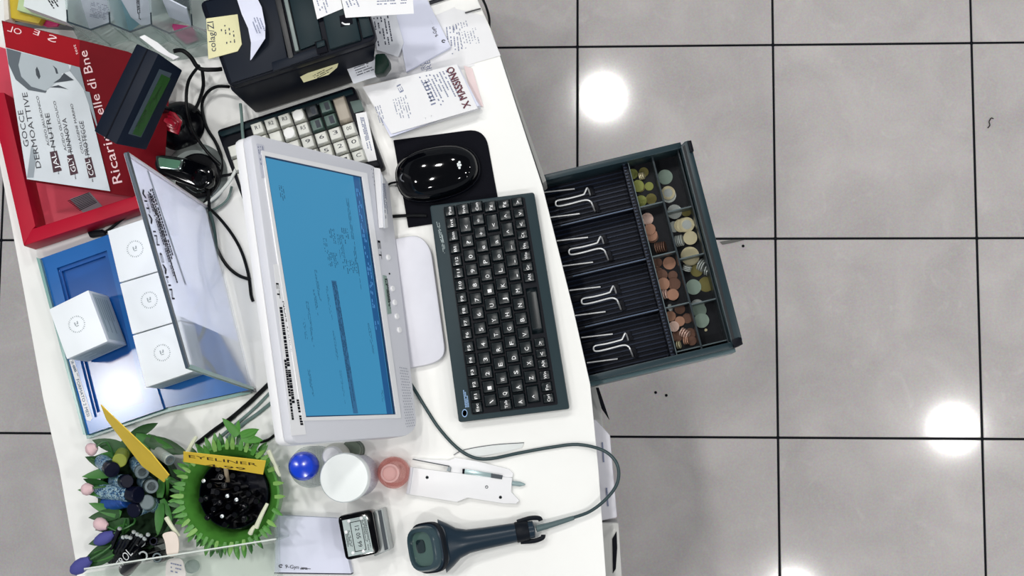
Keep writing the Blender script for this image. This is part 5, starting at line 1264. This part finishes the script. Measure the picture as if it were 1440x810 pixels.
# ------------------------------------------------------------------ cable tangle behind the monitor
def wire(label, pts, r, m=CABLE):
    o = B().tube([at(*p) if len(p) == 3 else at(*p, ZC + r) for p in pts], r, 8, 5).build('cable', m)
    return tag(o, label, 'cable')
Z = .904
wire('thick black cable looping from customer display to printer', [(244, 72, .97), (256, 71, .965), (268, 80, .96), (280, 96, .95), (300, 98, .945), (312, 97, .94)], .0032)
wire('black cable arching beside the round black display base', [(280, 92, .955), (266, 112, .94), (262, 135, .93), (264, 160, .932), (272, 185, .93), (290, 212, .93), (310, 232, .925)], .0024)
wire('black cable dropping straight from display loop past the base', [(284, 96, .95), (286, 120, .93), (280, 142, .92), (272, 158, .918)], .0026)
wire('black cable curving from printer corner down behind the monitor', [(322, 122, .935), (304, 122, .925), (290, 132, .918), (284, 150, .91), (290, 178, Z), (303, 200, Z), (311, 222, Z), (310, 245, .91), (296, 275, .91)], .0024)
wire('black cable from till keyboard joining the tangle', [(345, 238, .915), (325, 245, .912), (308, 250, .918), (298, 268, .92), (285, 288, .915), (272, 292, .912)], .0022)
wire('black cable sweeping past clear sign to the monitor back', [(270, 288, .92), (292, 292, .915), (318, 318, .91), (338, 350, .906), (349, 385, Z), (353, 415, Z), (356, 424, Z)], .0022)
wire('black cable with wide bend ending at the monitor back', [(292, 250, .93), (294, 285, .925), (296, 315, .91), (303, 345, Z), (318, 372, Z), (335, 387, Z), (352, 393, Z)], .0024)
wire('grey green loop modelling a cable reflection in the clear sign', [(292, 285, .92), (285, 305, .922), (279, 335, .9195), (280, 365, .9195), (285, 395, .9195), (289, 412, .9195), (282, 425, .9195), (272, 440, .9195), (268, 470, .9195), (278, 495, .9195), (296, 515, .9195), (305, 532, .9195)], .0024, mat('cable_reflection_green', '#2f4a48', .45))  # this wire and the next stand in for cables mirrored in the acrylic
wire('second grey green loop modelling a cable reflection, crossing the first behind the sign', [(292, 290, .918), (300, 315, .922), (304, 345, .9195), (304, 372, .9195), (296, 395, .9195), (284, 414, .923), (288, 440, .9195), (286, 465, .9195), (275, 485, .9195), (270, 510, .9195)], .0022, mat('cable_reflection_green', '#2f4a48', .45))
wire('white cable curving out of the tangle beside the till keyboard', [(332, 238, .925), (322, 256, .925), (306, 274, .925), (288, 288, .922), (274, 296, .912)], .0026, WCABLE)
wire('thin grey cable under the white one near the silver stand', [(326, 262, .91), (320, 280, .908), (306, 292, .908), (290, 298, .906)], .0018, GCABLE)
wire('thick black cable running from monitor corner towards the green bowl', [(378, 540), (352, 565), (325, 588), (300, 606), (276, 625)], .0032)
wire('grey cable beside the thick black one under the monitor', [(380, 552), (356, 576), (330, 598), (305, 618)], .0022, GCABLE)
wire('outer grey cable of the pair running to the green bowl', [(382, 566), (362, 582), (342, 596), (318, 616)], .0026, GCABLE)
wire('short black cable end just under the monitor corner', [(386, 612), (376, 619), (362, 622), (350, 622)], .0020)
wire('thin black cable and plug between red and blue trays', [(212, 283, .952), (190, 295, .93), (170, 310, .912), (150, 325, .906), (140, 326, .906)], .0022)
pg = B().slab([(122, 326), (144, 322), (148, 330), (126, 334)], ZC, .912).build('plug', BLACK, bevel=.002); tag(pg, 'small black plug lying between the red and blue trays', 'plug')

# ------------------------------------------------------------------ litter on the floor
hr = B().tube([at(1389, 180, .001), at(1392, 176, .002), at(1391, 171, .002), at(1394, 166, .002), at(1397, 167, .001)], .0011, 6, 4).build('hair', mat('dark_hair', '#2a2422', .6)); tag(hr, 'tiny dark curl of hair on the rightmost floor tiles', 'hair')
chp = B().slab([(1012, 340), (1030, 337), (1048, 337), (1032, 341), (1016, 344)], .0004, .002).build('plastic_chip', mat('grey_chip', '#6a6a66', .5)); tag(chp, 'thin grey splinter on the floor by the drawer front', 'splinter')
for (u, v, l) in ((1045, 346, 'small dark crumb on the floor below the grey splinter'), (922, 552, 'dark crumb on the floor right of the drawer corner'), (937, 556, 'second dark crumb beside the first below the drawer')):
    c = at(u, v, .0)
    o = B().lathe(c, [(.002, .0004), (.003, .001), (.0015, .002)], 7).build('crumb', DINK); tag(o, l, 'crumb', 'crumbs on the floor')
